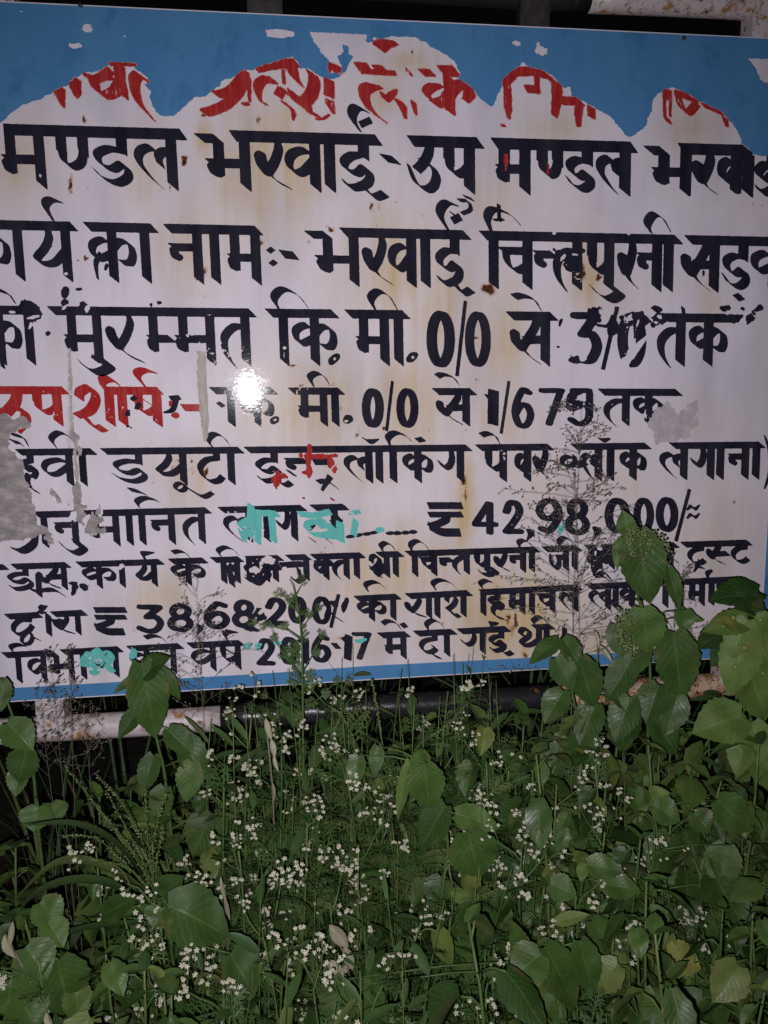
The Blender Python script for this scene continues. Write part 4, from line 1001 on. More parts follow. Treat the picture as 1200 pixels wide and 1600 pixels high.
def leaf(mb, base, tip, nrm, width, r=R, tone=None, droop=.12, fold=.25, cord=.10, serr=.05, ns=11, nt_=3, shape=(.55, 1.0), curl=0, wav=.05):
    """one blade: base and tip points, face direction, full width"""
    base = Vector(base); tip = Vector(tip); ax = tip-base; L = ax.length
    if L < 1e-5: return
    ax /= L; nrm = Vector(nrm); nrm = (nrm-ax*nrm.dot(ax))
    nrm = nrm.normalized() if nrm.length > 1e-4 else ax.orthogonal().normalized()
    sd = nrm.cross(ax)
    V = []; U = []; F = []
    a, b = shape; pk = a/(a+b); wm = pk**a*(1-pk)**b
    ph = r.uniform(0, 6)
    for i in range(ns+1):
        s = i/ns
        w = width*.5*(max(s, .012)**a*max(1-s, 0)**b)/wm
        if i == 0: w = width*.18 if cord > 0 else width*.05
        if 0 < i < ns: w *= 1+serr*(1 if i % 2 else -1)
        for j in range(-nt_, nt_+1):
            t = j/nt_
            z = fold*abs(t)*w-droop*L*(s*s-s*.25)+curl*w*t*t+wav*w*math.sin(9*s+ph+2*t)
            back = cord*L*abs(t)**1.5*max(0, 1-s*4)
            V.append(base+ax*(L*s-back)+sd*(w*t)+nrm*z); U.append((s, t))
    m_ = 2*nt_+1
    for i in range(ns):
        for j in range(m_-1):
            F.append((i*m_+j, (i+1)*m_+j, (i+1)*m_+j+1, i*m_+j+1))
    mb.add(V, F, U, r.random() if tone is None else tone)


def blade(mb, pts, width, r=R, tone=None, fold=.3, nt_=1, twist=0):
    """grass blade along a path"""
    P = [Vector(p) for p in pts]
    Q = [Vector(v) for v in catmull([tuple(p) for p in P], 6)] if len(P) > 2 else P
    n = len(Q); V = []; U = []; F = []
    for i, q in enumerate(Q):
        t = (Q[min(i+1, n-1)]-Q[max(i-1, 0)]).normalized()
        sd = t.cross(UP); sd = sd.normalized() if sd.length > .05 else Vector((1, 0, 0))
        sd = Matrix.Rotation(twist*(i/n), 3, t) @ sd
        up = sd.cross(t)
        s = i/(n-1); w = width*.5*min(1, .5+1.8*s)*max(.03, 1-s**3.0)
        for j in (-1, 0, 1):
            V.append(q+sd*(w*j)+up*(fold*w*abs(j))); U.append((s, j))
    for i in range(n-1):
        for j in range(2): F.append((i*3+j, i*3+j+1, (i+1)*3+j+1, (i+1)*3+j))
    mb.add(V, F, U, r.random() if tone is None else tone)


def pt(P, s):
    """point at fraction s of a polyline"""
    x = s*(len(P)-1); i = min(int(x), len(P)-2)
    return P[i].lerp(P[i+1], x-i)


def spath(a, b, r=R, wob=.03, n=8, sag=0):
    a = Vector(a); b = Vector(b); o1 = rv(r)*wob; o2 = rv(r)*wob
    out = []
    for i in range(n+1):
        s = i/n
        out.append(a.lerp(b, s)+o1*math.sin(math.pi*s)+o2*math.sin(2*math.pi*s)*.5-UP*sag*math.sin(math.pi*s))
    return out


def bead(mb, c, r0, ax=UP, ln=1.0, tone=.5, seg=5):
    """small grain or bud: a pointed ovoid"""
    c = Vector(c); ax = Vector(ax).normalized(); a = ax.orthogonal().normalized(); b = ax.cross(a)
    V = [c-ax*r0*ln]; F = []
    for z, q in ((-.45, .85), (.4, .9)):
        for k_ in range(seg):
            w_ = 2*math.pi*k_/seg
            V.append(c+ax*(z*r0*ln)+(a*math.cos(w_)+b*math.sin(w_))*(r0*q))
    V.append(c+ax*r0*ln)
    for k_ in range(seg):
        k2 = (k_+1) % seg
        F += [(0, 1+k2, 1+k_), (1+k_, 1+k2, 1+seg+k2, 1+seg+k_), (1+seg+k_, 1+seg+k2, 1+2*seg)]
    mb.add(V, F, None, tone)


def flower_head(mb, c, ax, r0, r):
    """tiny white composite: domed disc with five blunt rays"""
    c = Vector(c); ax = Vector(ax).normalized()
    a = ax.orthogonal().normalized(); a = Matrix.Rotation(r.uniform(0, 6), 3, ax) @ a; b = ax.cross(a)
    bead(mb, c, r0*.78, ax, .75, r.uniform(.3, .8), 7)
    for k_ in range(5):
        w_ = 2*math.pi*k_/5
        d = a*math.cos(w_)+b*math.sin(w_)
        bead(mb, c+d*r0*.78+ax*r0*.15, r0*.40, (ax+d*.4), .8, r.uniform(.7, 1), 5)


def broadleaf(root, top, r, nl=10, size=.075, name='broadleaf_weed', wr=(.62, .9), cord=.10, shp=(.55, 1.0), bare=.35):
    """upright weed: stem, petioles and heart-shaped toothed leaves; returns stem, foliage meshes (local coordinates)"""
    st, fo = MB(), MB()
    P = spath((0, 0, 0), Vector(top)-Vector(root), r, .03)
    n = len(P); st.tube(P, [.0042-.0026*i/(n-1) for i in range(n)], 6, tone=r.random())
    a0 = r.uniform(0, 6.28)
    for i in range(nl):
        s = bare+(1-bare)*(i+.5)/nl; q = pt(P, s); a = a0+i*2.4+r.uniform(-.3, .3)
        f = 1-.55*((s-bare)/(1-bare))**2.2
        L = size*f*r.uniform(.8, 1.2)
        out = Vector((math.cos(a), math.sin(a), 0)); pe = L*r.uniform(.45, .8)
        e = q+out*pe*.85+UP*pe*r.uniform(.15, .6)
        st.tube([q, q.lerp(e, .5)+UP*.006, e], [.0016, .0013, .001], 5, tone=r.random())
        d = (out*1.0+UP*r.uniform(-1.5, -.1)+rv(r)*.3).normalized()
        leaf(fo, e, e+d*L, (UP*1.0+out*.35+rv(r)*.45), L*r.uniform(*wr), r, r.random()**1.3, r.uniform(.02, .38), r.uniform(-.1, .55), cord, .05, 11, 3, shp, r.uniform(-.3, .5), r.uniform(.02, .13))
    q = P[-1]
    for i in range(r.choice((2, 3))):
        a = i*2.1+r.uniform(-.6, .6); d = Vector((math.cos(a), math.sin(a), r.uniform(-.3, 1.1))).normalized(); L = size*r.uniform(.22, .5)
        leaf(fo, q, q+d*L, UP-d*.3, L*.62, r, None, .1, .3, ns=7)
    return st, fo


def lacy(mb, base, d, nrm, L, r, pairs=5):
    """deeply cut fern-like leaf"""
    d = Vector(d).normalized(); nrm = Vector(nrm); nrm = (nrm-d*nrm.dot(d)).normalized(); sd = nrm.cross(d)
    tone = r.random()
    tip = base+d*L-UP*L*.15
    leaf(mb, base, tip, nrm, L*.055, r, tone, .12, 0, 0, 0, 5, 1, (.5, .8))
    for i in range(pairs):
        s = .22+.68*i/pairs
        for sg in (-1, 1):
            ll = L*.42*math.sin(math.pi*(.18+.75*s))*r.uniform(.8, 1.15)
            b = base+d*(L*s)-UP*L*.12*s*s
            dd = (d*.75+sd*sg+rv(r)*.18).normalized()
            leaf(mb, b, b+dd*ll, nrm+rv(r)*.2, ll*.15, r, tone, .1, .1, 0, 0, 4, 1, (.7, .8))
            for q in (.4, .68):
                for s2 in (-1, 1):
                    b2 = b+dd*(ll*q); d2 = (dd*.7+nrm.cross(dd)*s2*.8).normalized()
                    leaf(mb, b2, b2+d2*ll*.42, nrm, ll*.09, r, tone, .1, 0, 0, 0, 3, 1, (.9, .7))


def feverfew(root, top, r, nb=7, heads=9, spread=.11, leaves=8, lsize=.085):
    """bushy white-flowered weed with cut leaves; stem, foliage, flowers"""
    st, fo, fl_ = MB(), MB(), MB()
    P = spath((0, 0, 0), Vector(top)-Vector(root), r, .03); n = len(P)
    st.tube(P, [.0038-.0024*i/(n-1) for i in range(n)], 6, tone=r.random())
    a = r.uniform(0, 6)
    for i in range(nb):
        s = .55+.45*(i+.6)/nb; q = pt(P, min(s, 1)); a += 2.4
        ln = spread*r.uniform(.6, 1.15)*(1.25-.5*(s-.55)/.45)
        d = Vector((math.cos(a)*.75, math.sin(a)*.75, r.uniform(.65, 1.1))).normalized()
        e = q+d*ln; B_ = spath(q, e, r, .008, 4); st.tube(B_, [.0016, .0014, .0012, .001, .0009], 5, tone=.6)
        if r.random() < .8: lacy(fo, q, (d+rv(r)*.4-UP*.3), UP+rv(r)*.4, lsize*r.uniform(.4, .75), r, 4)
        for h in range(heads):
            d2 = (d*.6+UP*.35+rv(r)*.75).normalized(); b2 = pt(B_, r.uniform(.45, 1)); e2 = b2+d2*r.uniform(.018, .048)
            st.tube([b2, b2.lerp(e2, .5)+rv(r)*.003, e2], [.0008, .0006, .0005], 4, tone=.7, cap=False)
            for _ in range(r.choice((2, 3, 4, 5, 7))):
                e3 = e2+rv(r)*.009; st.tube([e2.lerp(b2, .4), e3], [.0005, .0004], 3, tone=.7, cap=False); flower_head(fl_, e3, (UP+rv(r)*.5-Vector((0, .5, 0))), r.uniform(.0023, .0040), r)
    for i in range(leaves):
        s = .25+.6*i/leaves; q = pt(P, s); aa = i*2.4
        lacy(fo, q, Vector((math.cos(aa), math.sin(aa), r.uniform(-.1, .6))), UP+rv(r)*.3, lsize*r.uniform(.8, 1.25)*(1.1-.5*s), r)
    return st, fo, fl_


def panicle(root, top, r, n_br, ln, seeds, up=1.0, thick=.0011, seg_from=.55, seed_r=.0011):
    """airy grass panicle: stalk with hair-fine branches and dark grains"""
    st, se = MB(), MB()
    P = spath((0, 0, 0), Vector(top)-Vector(root), r, .012, 10); n = len(P)
    st.tube(P, [thick*(1.1-.9*i/(n-1)) for i in range(n)], 5, tone=.3)
    for i in range(n_br):
        s = seg_from+(1-seg_from)*(i+r.random())/n_br; q = pt(P, min(s, .999)); a = r.uniform(0, 6.28)
        if r.random() < .6: q = pt(P, seg_from+(1-seg_from)*round((s-seg_from)/(1-seg_from)*5)/5.001)
        l_ = ln*r.uniform(.45, 1.1)*(1.25-.75*(s-seg_from)/(1-seg_from))
        d = Vector((math.cos(a), .45*math.sin(a), up*r.uniform(-.1, 1.1))).normalized()
        B_ = spath(q, q+d*l_, r, .006, 4, -.004); st.tube(B_, [.00042, .00038, .00034, .0003, .00026], 3, tone=.5, cap=False)
        for j in range(seeds):
            b = pt(B_, r.uniform(.3, 1)); d2 = (d+rv(r)*1.1).normalized(); e = b+d2*r.uniform(.004, .016)
            st.tube([b, e], [.00026, .00022], 3, tone=.5, cap=False)
            bead(se, e, seed_r*r.uniform(.75, 1.25), d2, 1.7, r.random(), 4)
    return st, se


def mk(name, root, label, cat, group, parts):
    """a plant: an Empty at its root with one mesh per part (name, MB, material)"""
    t = empty(name, root, label, cat, group)
    for nme, mb_, mt in parts:
        if mb_.v: mb_.build(nme, mt, t)
    return t


def dup(src, loc, rz, sc_, label=None, group=None):
    t = src.copy(); COL.objects.link(t); t.location = loc; t.rotation_euler = (0, 0, rz); t.scale = (sc_, sc_, sc_)
    if label: t['label'] = label
    if group: t['group'] = group
    for ch in list(src.children):
        c_ = ch.copy(); COL.objects.link(c_); c_.parent = t
    return t


def gz_(x, y): return .02*math.sin(x*3.1)*math.cos(y*2.7)-.02


def root_of(p_, dx=0, dy=0):
    x, y = p_[0]+dx, p_[1]+dy
    return Vector((x, y, gz_(x, y)))


# ------------------------------------------------------------------ the plants one can tell apart
def traced(name, label, cat, d0, rootpx, stempx, leaves, r, m_leaf=None, size=1.0, extra=None, stem_r=.0035, rdx=0):
    """a weed whose leaves were read off the photo: leaf = (base px, tip px, width px, depth offset, tone, facing tilt)"""
    top = at(*stempx[-1][:2], d0+(stempx[-1][2] if len(stempx[-1]) > 2 else 0))
    low = at(*stempx[0][:2], d0+(stempx[0][2] if len(stempx[0]) > 2 else 0))
    rt = root_of(low, rdx, 0); st, fo = MB(), MB(); O = Vector(rt)
    P = [Vector((0, 0, 0)), (low-O)*.5+Vector((.01, 0, 0))]+[at(q[0], q[1], d0+(q[2] if len(q) > 2 else 0))-O for q in stempx]
    C = [Vector(v) for v in catmull([tuple(p_) for p_ in P], 5)]
    st.tube(C, [stem_r*(1.15-.75*i/(len(C)-1)) for i in range(len(C))], 7, tone=.4)
    pxm = 1.15e-3*size
    tc = Vector((0, -CAM_D, CAM_H))
    for L_ in leaves:
        (bx_, by_), (tx_, ty_), wpx, dd, tone, tilt = L_[:6]
        dt = L_[6] if len(L_) > 6 else .02
        b = at(bx_, by_, d0+dd)-O; t = at(tx_, ty_, d0+dd+dt)-O
        view = (tc-(O+b)).normalized()
        sc_ = (tc-(O+b)).length/FPX
        nrm = view+UP*.35+Vector((tilt, 0, 0))+rv(r)*.12
        # petiole from the nearest point of the stem
        q = min(C, key=lambda v: (v-b).length+max(0, v.z-b.z)*.5)
        if (q-b).length > .004: st.tube([q, q.lerp(b, .5)+UP*.006, b], [.0017, .0013, .0011], 5, tone=.5)
        leaf(fo, b, t, nrm, wpx*sc_, r, tone, .10, .22, .08, .045, 15, 4)
    parts = [('stem', st, M_STEM), ('foliage', fo, m_leaf or M_LEAF)]
    if extra: parts += extra(O)
    return mk(name, rt, label, cat, None, parts)


rr = random.Random(21)
traced('broadleaf_weed', 'broad-leaved weed whose big pointed leaf overlaps the blue foot strip left of centre', 'weed', .13, None, [(262, 1250), (246, 1160), (226, 1075), (222, 1034)],
       [((222, 1036), (244, 1158), 62, .03, .35, .1, .0), ((224, 1052), (262, 1026), 40, .02, .15, -.3, .03), ((250, 1046), (284, 1094), 24, 0, .35, .5, .0), ((214, 1058), (176, 1082), 15, .01, .3, -.3), ((218, 1108), (183, 1154), 30, .01, .2, -.4),
        ((262, 1140), (302, 1178), 40, .01, .3, .3), ((285, 1150), (320, 1225), 46, .0, .3, .4), ((300, 1190), (290, 1255), 40, .02, .7, .1), ((240, 1180), (222, 1240), 34, -.01, .3, -.2), ((258, 1230), (240, 1290), 40, .02, .4, -.2), ((330, 1270), (300, 1340), 55, -.02, .3, 0)], rr)


def spikes(list_, d0, rad=.0029, n=40):
    def f(O):
        mb_, r = MB(), random.Random(4); stk = MB()
        for pts, dd in list_:
            P = [Vector(v) for v in catmull([tuple(at(x, y, d0+dd)-O) for x, y in pts], 6)]
            stk.tube(P, [.0008]*len(P), 4)
            for i in range(n):
                c_ = pt(P, i/n)+rv(r)*.0065; bead(mb_, c_, rad*r.uniform(.6, 1.15), rv(r)+UP, 1.15, r.random(), 5)
        return [('seed_spike', mb_, M_SPIKE), ('spike_stalk', stk, M_STEM)]
    return f


traced('tall_nettle', 'tall weed with toothed drooping leaves and hanging green seed spikes at right', 'weed', .12, None,
       [(1012, 1160, -.01), (1016, 1060), (1010, 985), (990, 905), (985, 850), (975, 806)],
       [((981, 834), (973, 797), 30, .03, .5, 0, .0), ((996, 832), (1017, 947), 70, .035, .3, .1, .0), ((975, 842), (963, 888), 26, .01, .75, -.3), ((1044, 888), (1064, 955), 26, .0, .4, .4), ((1004, 950), (1012, 1022), 62, .04, .7, .0, .0),
        ((1052, 988), (1066, 1098), 66, .03, .35, .1, .0), ((1072, 952), (1066, 988), 30, -.01, .5, .3), ((1064, 962), (1100, 970), 14, -.01, .5, 0), ((988, 1030), (944, 1098), 46, .02, .25, -.2, .0),
        ((1000, 1000), (985, 1060), 50, -.01, .4, -.2), ((1030, 1070), (1008, 1130), 50, .0, .2, -.3), ((985, 1090), (960, 1160), 48, .01, .3, 0), ((1060, 1085), (1040, 1150), 44, .02, .3, .2),
        ((960, 975), (972, 1030), 34, .0, .3, -.3), ((1020, 1120), (1060, 1180), 52, .02, .3, .3)], rr, None, 1.0,
       spikes([([(985, 828), (1000, 850), (1010, 880)], .055), ([(990, 825), (1015, 845), (1034, 885)], .05), ([(992, 822), (1030, 838), (1046, 868)], .04), ([(985, 826), (985, 850), (990, 868)], .06), ([(970, 950), (972, 985), (980, 1020)], .06), ([(978, 955), (985, 990), (988, 1030)], .06), ([(968, 965), (965, 990), (972, 1008)], .05)], .12))


traced('broadleaf_weed', 'weed with dark drooping leaves just under the end of the last line of lettering', 'weed', .12, None, [(905, 1220), (902, 1130), (890, 1060), (880, 1002)],
       [((905, 1030), (930, 1108), 52, .03, .3, .1, .0), ((872, 1000), (826, 1036), 30, .03, .2, -.3), ((880, 998), (908, 1042), 36, .02, .25, .3), ((868, 1028), (897, 1078), 42, .03, .3, 0), ((930, 1100), (905, 1165), 48, .0, .3, -.2), ((880, 1080), (850, 1130), 44, .0, .35, -.2), ((900, 1140), (935, 1200), 50, .0, .4, .2), ((885, 1150), (862, 1210), 46, .01, .25, -.2)], rr)


def buds(O):
    mb_ = MB(); r = random.Random(9)
    for x, y, q in ((1163, 1012, 7), (1146, 965, 6), (1188, 968, 5), (1149, 1042, 6), (1170, 988, 4), (1130, 978, 5), (1192, 1052, 5)): bead(mb_, at(x, y, .235)-O, q*.85e-3, UP, 1.0, .9, 8)
    return [('buds', mb_, M_LIGHT)]


traced('bud_weed', 'pale green weed with round yellow buds at the lower right corner of the signboard', 'weed', .19, None, [(1180, 1240), (1172, 1120), (1168, 1020), (1166, 965)],
       [((1168, 968), (1140, 1030), 48, .03, .6, -.1, .0), ((1150, 978), (1118, 968), 22, .03, 1.0, -.2), ((1172, 985), (1136, 1088), 60, .03, .5, -.2, .0), ((1178, 975), (1206, 1050), 56, .03, .6, .3, .0), ((1168, 1040), (1200, 1130), 66, .02, .4, .2, .0), ((1160, 1118), (1082, 1144), 68, .04, .2, -.1, .0), ((1175, 1128), (1190, 1200), 50, .03, .5, .2),
        ((1168, 968), (1100, 985), 40, .02, .1, -.4), ((1180, 965), (1212, 985), 34, .02, .5, .4), ((1165, 1150), (1150, 1215), 40, .02, .5, -.2), ((1185, 1160), (1215, 1240), 60, .01, .4, .2)], rr, M_LIGHT, 1.0, buds)
traced('dark_weed', 'dark broad leaf curling behind the pale budded weed at the right edge', 'weed', .10, None, [(1150, 1180), (1150, 1050), (1152, 950)],
       [((1185, 925), (1110, 935), 50, .03, .0, -.3), ((1150, 935), (1200, 965), 44, .04, .0, .3), ((1135, 985), (1088, 1012), 40, .0, .0, -.3), ((1150, 1000), (1110, 1040), 40, .01, .1, -.2)], rr)
traced('broadleaf_weed', 'weed with two rounded leaves reaching over the white pipe at the left edge', 'weed', .15, None, [(60, 1300), (50, 1200), (20, 1120), (2, 1070)],
       [((2, 1062), (2, 1112), 30, .02, .3, 0), ((12, 1130), (52, 1172), 48, .03, .6, .2), ((42, 1170), (28, 1226), 46, .03, .35, -.1, .0), ((30, 1200), (24, 1245), 30, .01, .7, -.2), ((60, 1260), (52, 1300), 46, .02, .7, 0), ((80, 1255), (92, 1285), 38, .0, .6, .3)], rr)
traced('broadleaf_weed', 'weed with one rounded bright leaf facing the viewer in the middle of the undergrowth', 'weed', .28, None, [(690, 1420), (700, 1330), (690, 1260), (668, 1195)],
       [((662, 1194), (672, 1266), 58, .04, .45, 0, .0), ((672, 1192), (640, 1190), 40, .0, .75, -.4), ((696, 1258), (655, 1328), 50, .0, .15, -.2, .0), ((640, 1190), (618, 1285), 22, .0, .8, -.5), ((730, 1300), (752, 1375), 76, .05, .45, 0, .0), ((712, 1272), (782, 1292), 44, .02, .75, .2), ((735, 1398), (762, 1496), 62, .03, .3, .1, .0), ((690, 1370), (675, 1420), 42, .0, .15, -.2), ((720, 1390), (716, 1412), 30, .05, .8, 0), ((590, 1165), (585, 1215), 24, -.05, .4, 0), ((560, 1180), (552, 1230), 30, -.04, .4, -.2)], rr)
traced('broadleaf_weed', 'low weed with a bright pointed leaf and yellow-green young tip at the lower right', 'weed', .34, None, [(1040, 1600), (1045, 1540), (1040, 1500)],
       [((1043, 1488), (1098, 1514), 44, .05, 1.0, .1), ((1040, 1500), (1010, 1490), 22, .04, 1.0, -.2), ((1042, 1495), (1052, 1460), 22, .03, .9, 0), ((1045, 1508), (1066, 1556), 54, .03, .7, .1), ((1090, 1530), (1085, 1590), 60, .02, .45, 0)], rr, M_LIGHT)
traced('broadleaf_weed', 'weed with a horizontal oval leaf and small leaflets right of the bottom centre', 'weed', .36, None, [(900, 1520), (905, 1420), (915, 1350)],
       [((918, 1350), (976, 1362), 36, .05, .45, .1), ((912, 1350), (908, 1378), 18, .04, .8, 0), ((916, 1345), (896, 1330), 20, .03, .9, -.3), ((940, 1380), (1002, 1390), 40, .02, .5, .2), ((935, 1360), (985, 1335), 30, .0, .55, .2), ((860, 1380), (902, 1400), 40, .02, .6, 0), ((880, 1480), (900, 1560), 46, .02, .4, .1), ((925, 1440), (985, 1520), 46, .0, .5, .2)], rr)
traced('broadleaf_weed', 'weed with two overlapping round leaves held above the dark hollow at the right', 'weed', .30, None, [(1010, 1420), (1022, 1330), (1020, 1265)],
       [((1022, 1258), (1064, 1284), 42, .05, .5, .1), ((1016, 1250), (1046, 1238), 32, .03, .8, 0), ((1014, 1252), (1006, 1232), 12, .03, .8, 0), ((1085, 1270), (1110, 1300), 40, .02, .4, .2), ((1068, 1268), (1078, 1258), 16, .04, .9, 0), ((1120, 1250), (1175, 1300), 54, .0, .55, .2), ((1135, 1320), (1120, 1390), 50, .0, .6, 0), ((1150, 1380), (1130, 1440), 52, .02, .6, -.1)], rr)
traced('broadleaf_weed', 'large leafy weed filling the bottom left corner with olive leaves', 'weed', .44, None, [(60, 1600), (70, 1540), (60, 1480)],
       [((40, 1480), (75, 1530), 60, .04, .5, .1), ((62, 1410), (95, 1445), 46, -.03, .6, .1), ((90, 1500), (110, 1590), 70, .04, .4, .1, .0), ((115, 1540), (128, 1600), 40, .03, .75, .3), ((20, 1520), (10, 1590), 70, .05, .6, -.2), ((75, 1440), (100, 1480), 40, .0, .7, .2), ((30, 1560), (60, 1610), 60, .06, .5, 0)], rr)
traced('broadleaf_weed', 'weed with a wide dark leaf lying across the seeding grass at lower left', 'weed', .38, None, [(270, 1500), (265, 1460), (262, 1420)],
       [((262, 1415), (362, 1462), 84, .03, .25, .1, .0), ((255, 1420), (240, 1450), 46, .03, .3, -.2), ((250, 1400), (285, 1370), 40, -.02, .25, .2), ((360, 1490), (400, 1560), 60, .04, .3, .2), ((160, 1430), (215, 1400), 34, -.05, .2, 0), ((195, 1500), (240, 1530), 50, -.02, .2, 0)], rr)
traced('broadleaf_weed', 'weed with long serrated leaves at the bottom edge right of the pale withered leaf', 'weed', .46, None, [(860, 1620), (850, 1560), (845, 1500)],
       [((852, 1480), (905, 1580), 56, .04, .45, .1, .0), ((845, 1490), (800, 1530), 60, .05, .5, -.2), ((905, 1470), (930, 1560), 44, .02, .4, .1), ((560, 1540), (610, 1610), 46, .0, .4, .3), ((540, 1530), (520, 1610), 60, .0, .35, -.1), ((820, 1500), (800, 1440), 30, .02, .5, 0), ((870, 1440), (920, 1428), 20, .04, .9, .1), ((830, 1560), (870, 1610), 50, .05, .5, 0)], rr)


# pale withered leaves
def withered(label, px_, d, r):
    fo = MB(); O = root_of(at(*px_[0][0], d)); st = MB()
    low = at(*px_[-1][0], d)-O; st.tube([Vector((0, 0, 0)), low*.5+Vector((.01, .01, 0)), low, at(*px_[0][0], d)-O], [.002, .002, .0016, .0014], 5)
    for (b, t, w_) in px_:
        B_ = at(*b, d)-O; T_ = at(*t, d+.015)-O
        leaf(fo, B_, T_, Vector((r.uniform(-.6, .6), -1, .6)), w_*.8e-3, r, None, .25, .55, 0, .05, 13, 3, (.8, 1.0), .2, .10)
    return mk('withered_weed', O, label, 'dry weed', None, [('stem', st, M_STRAW), ('foliage', fo, M_DRY)])


withered('pale withered leaf hanging below the black pipe', [((415, 1122), (424, 1158), 13), ((424, 1155), (430, 1185), 13), ((428, 1180), (434, 1206), 9), ((425, 1222), (430, 1252), 8)], .2, rr)
withered('cream-coloured crumpled dead leaf among white flowers near the bottom', [((515, 1445), (545, 1482), 26), ((538, 1478), (552, 1518), 20), ((510, 1500), (540, 1530), 22), ((545, 1505), (530, 1525), 14)], .4, rr)
withered('small curled dry leaf before the blue strip right of the last line', [((928, 985), (938, 1012), 10), ((936, 1008), (958, 1034), 12), ((934, 1000), (958, 995), 6)], .11, rr)
withered('pale dry stalk at the bottom left corner', [((8, 1460), (22, 1500), 18), ((20, 1440), (15, 1480), 10), ((72, 1580), (82, 1610), 14)], .5, rr)
withered('thin pale shrivelled leaf above the bottom left edge', [((345, 1370), (352, 1410), 9), ((350, 1400), (360, 1440), 8)], .3, rr)


# feathery branch rising in front of the lettering, and other white-flowered weeds
def flowering(label, x, y, z, r, d=None, nb=7, heads=9, spread=.11, leaves=9, ls=.085, dx=0, dy=.04, group=None):
    t = at(x, y, d) if d is not None else at_height(x, y, z)
    rt = root_of(t, dx, dy if t.y < -.12 else -.02)
    st, fo, fl_ = feverfew(rt, t, r, nb, heads, spread, leaves, ls)
    return mk('feverfew_weed', rt, label, 'flowering weed', group, [('stem', st, M_STEM), ('foliage', fo, M_FEATHER), ('flower_heads', fl_, M_FLOWER)])


def branch(O, d0):
    st, fo = MB(), MB(); r = random.Random(12)
    def p_(x, y, dd=0): return at(x, y, d0+dd)-O
    st.tube([Vector((0, 0, 0)), p_(474, 1200)*.6, p_(474, 1200), p_(473, 1080), p_(472, 1010), p_(468, 960), p_(458, 915), p_(452, 905)], [.003, .003, .0026, .0022, .0018, .0014, .0009, .0006], 6)
    for pts in ([(473, 1060), (450, 1030), (432, 1005), (425, 985)], [(473, 1050), (487, 1025), (500, 1000)], [(471, 1000), (450, 985), (420, 978), (405, 975)], [(470, 985), (480, 970), (492, 955)], [(468, 960), (455, 945), (445, 935)], [(474, 1110), (500, 1090), (520, 1070), (535, 1065)], [(474, 1130), (445, 1105), (420, 1090)], [(462, 930), (470, 915)]):
        P = [p_(*q, .01) for q in pts]; st.tube(P, [.0014-.0008*i/(len(P)-1) for i in range(len(P))], 5)
        for i, q in enumerate(P[1:]):
            dr = (q-P[i]).normalized()
            for _ in range(2): lacy(fo, q, dr+rv(r)*.45, Vector((0, -1, .5)), r.uniform(.014, .026), r, 3)
    for y in range(940, 1140, 11):
        q = p_(474-(1080-y)*.05 if y < 1080 else 474, y); a = r.choice((-1, 1)); lacy(fo, q, Vector((a*.8, -.3, r.uniform(.5, 1.3))), Vector((0, -1, .6)), r.uniform(.02, .035)*(.7 if y < 1020 else 1.4), r, 4)
    return [('stem', st, M_STEM), ('foliage', fo, M_FEATHER)]


O_ = root_of(at(474, 1200, .11))
mk('feverfew_weed', O_, 'feathery flowerless branch standing before the last two lines of lettering', 'weed', None, branch(O_, .11))
fs = [(395, 1095, .12, 'white-flowered weed just under the blue foot strip left of centre'), (520, 1085, .10, 'white-flowered weed beside the feathery branch under the black pipe'),
      (700, 1080, .12, 'white-flowered weed rising over the black part of the pipe'), (760, 1190, .22, 'white-flowered weed with a bright cluster above the big heart-shaped leaf'),
      (930, 1195, .26, 'weed with a long diagonal stem and white flower sprays at the right'), (815, 1330, .36, 'white-flowered weed between the two big leaves right of centre'),
      (1050, 1275, .27, 'sparse white-flowered stalk beside the round leaves at the right'), (1160, 1430, .36, 'white-flowered stalk at the right edge of the undergrowth'),
      (270, 1420, .42, 'white-flowered weed right of the fingered seed grass'), (60, 1500, .5, 'white-flowered sprig at the bottom left corner'), (985, 1540, .48, 'small white flower sprig at the bottom right'),
      (560, 1560, .52, 'white-flowered weed at the bottom edge in the middle'), (350, 1560, .52, 'white-flowered weed at the bottom edge left of centre'), (760, 1560, .5, 'white-flowered weed at the bottom edge right of centre')]
for i, (x, y, d, lb) in enumerate(fs):
    big = i in (0, 1, 2, 3)
    flowering(lb, x, y, None, random.Random(100+i), d, 6 if i not in (4, 6, 7, 9, 10) else 3, 4 if i not in (6, 7, 9, 10) else 3, .10, 11, .09)
gl = 'densely white-flowered weed in the bushy clump at the centre of the undergrowth'
for i, (x, y, d) in enumerate([(440, 1150, .16), (350, 1200, .2), (540, 1195, .2), (480, 1285, .27), (370, 1300, .28), (560, 1320, .28), (440, 1375, .33), (515, 1410, .36), (450, 1470, .42), (490, 1550, .5), (600, 1240, .24)]):
    flowering(gl, x, y, None, random.Random(200+i), d, 4, 4, .09, 14, .09, 0, .04, 'white-flowered weeds in the central clump')

for i, (x, y, d) in enumerate([(870, 1225, .24), (945, 1300, .32), (1010, 1310, .3), (700, 1330, .3), (840, 1275, .28), (1120, 1490, .42), (900, 1400, .4), (150, 1330, .3), (220, 1480, .44), (960, 1440, .42)]):
    flowering('white-flowered weed scattered among the broad leaves' if x > 400 else 'white-flowered weed near the fingered seed grass', x, y, None, random.Random(400+i), d, 3, 4, .085, 9, .08, 0, .04, 'white-flowered weeds outside the central clump')


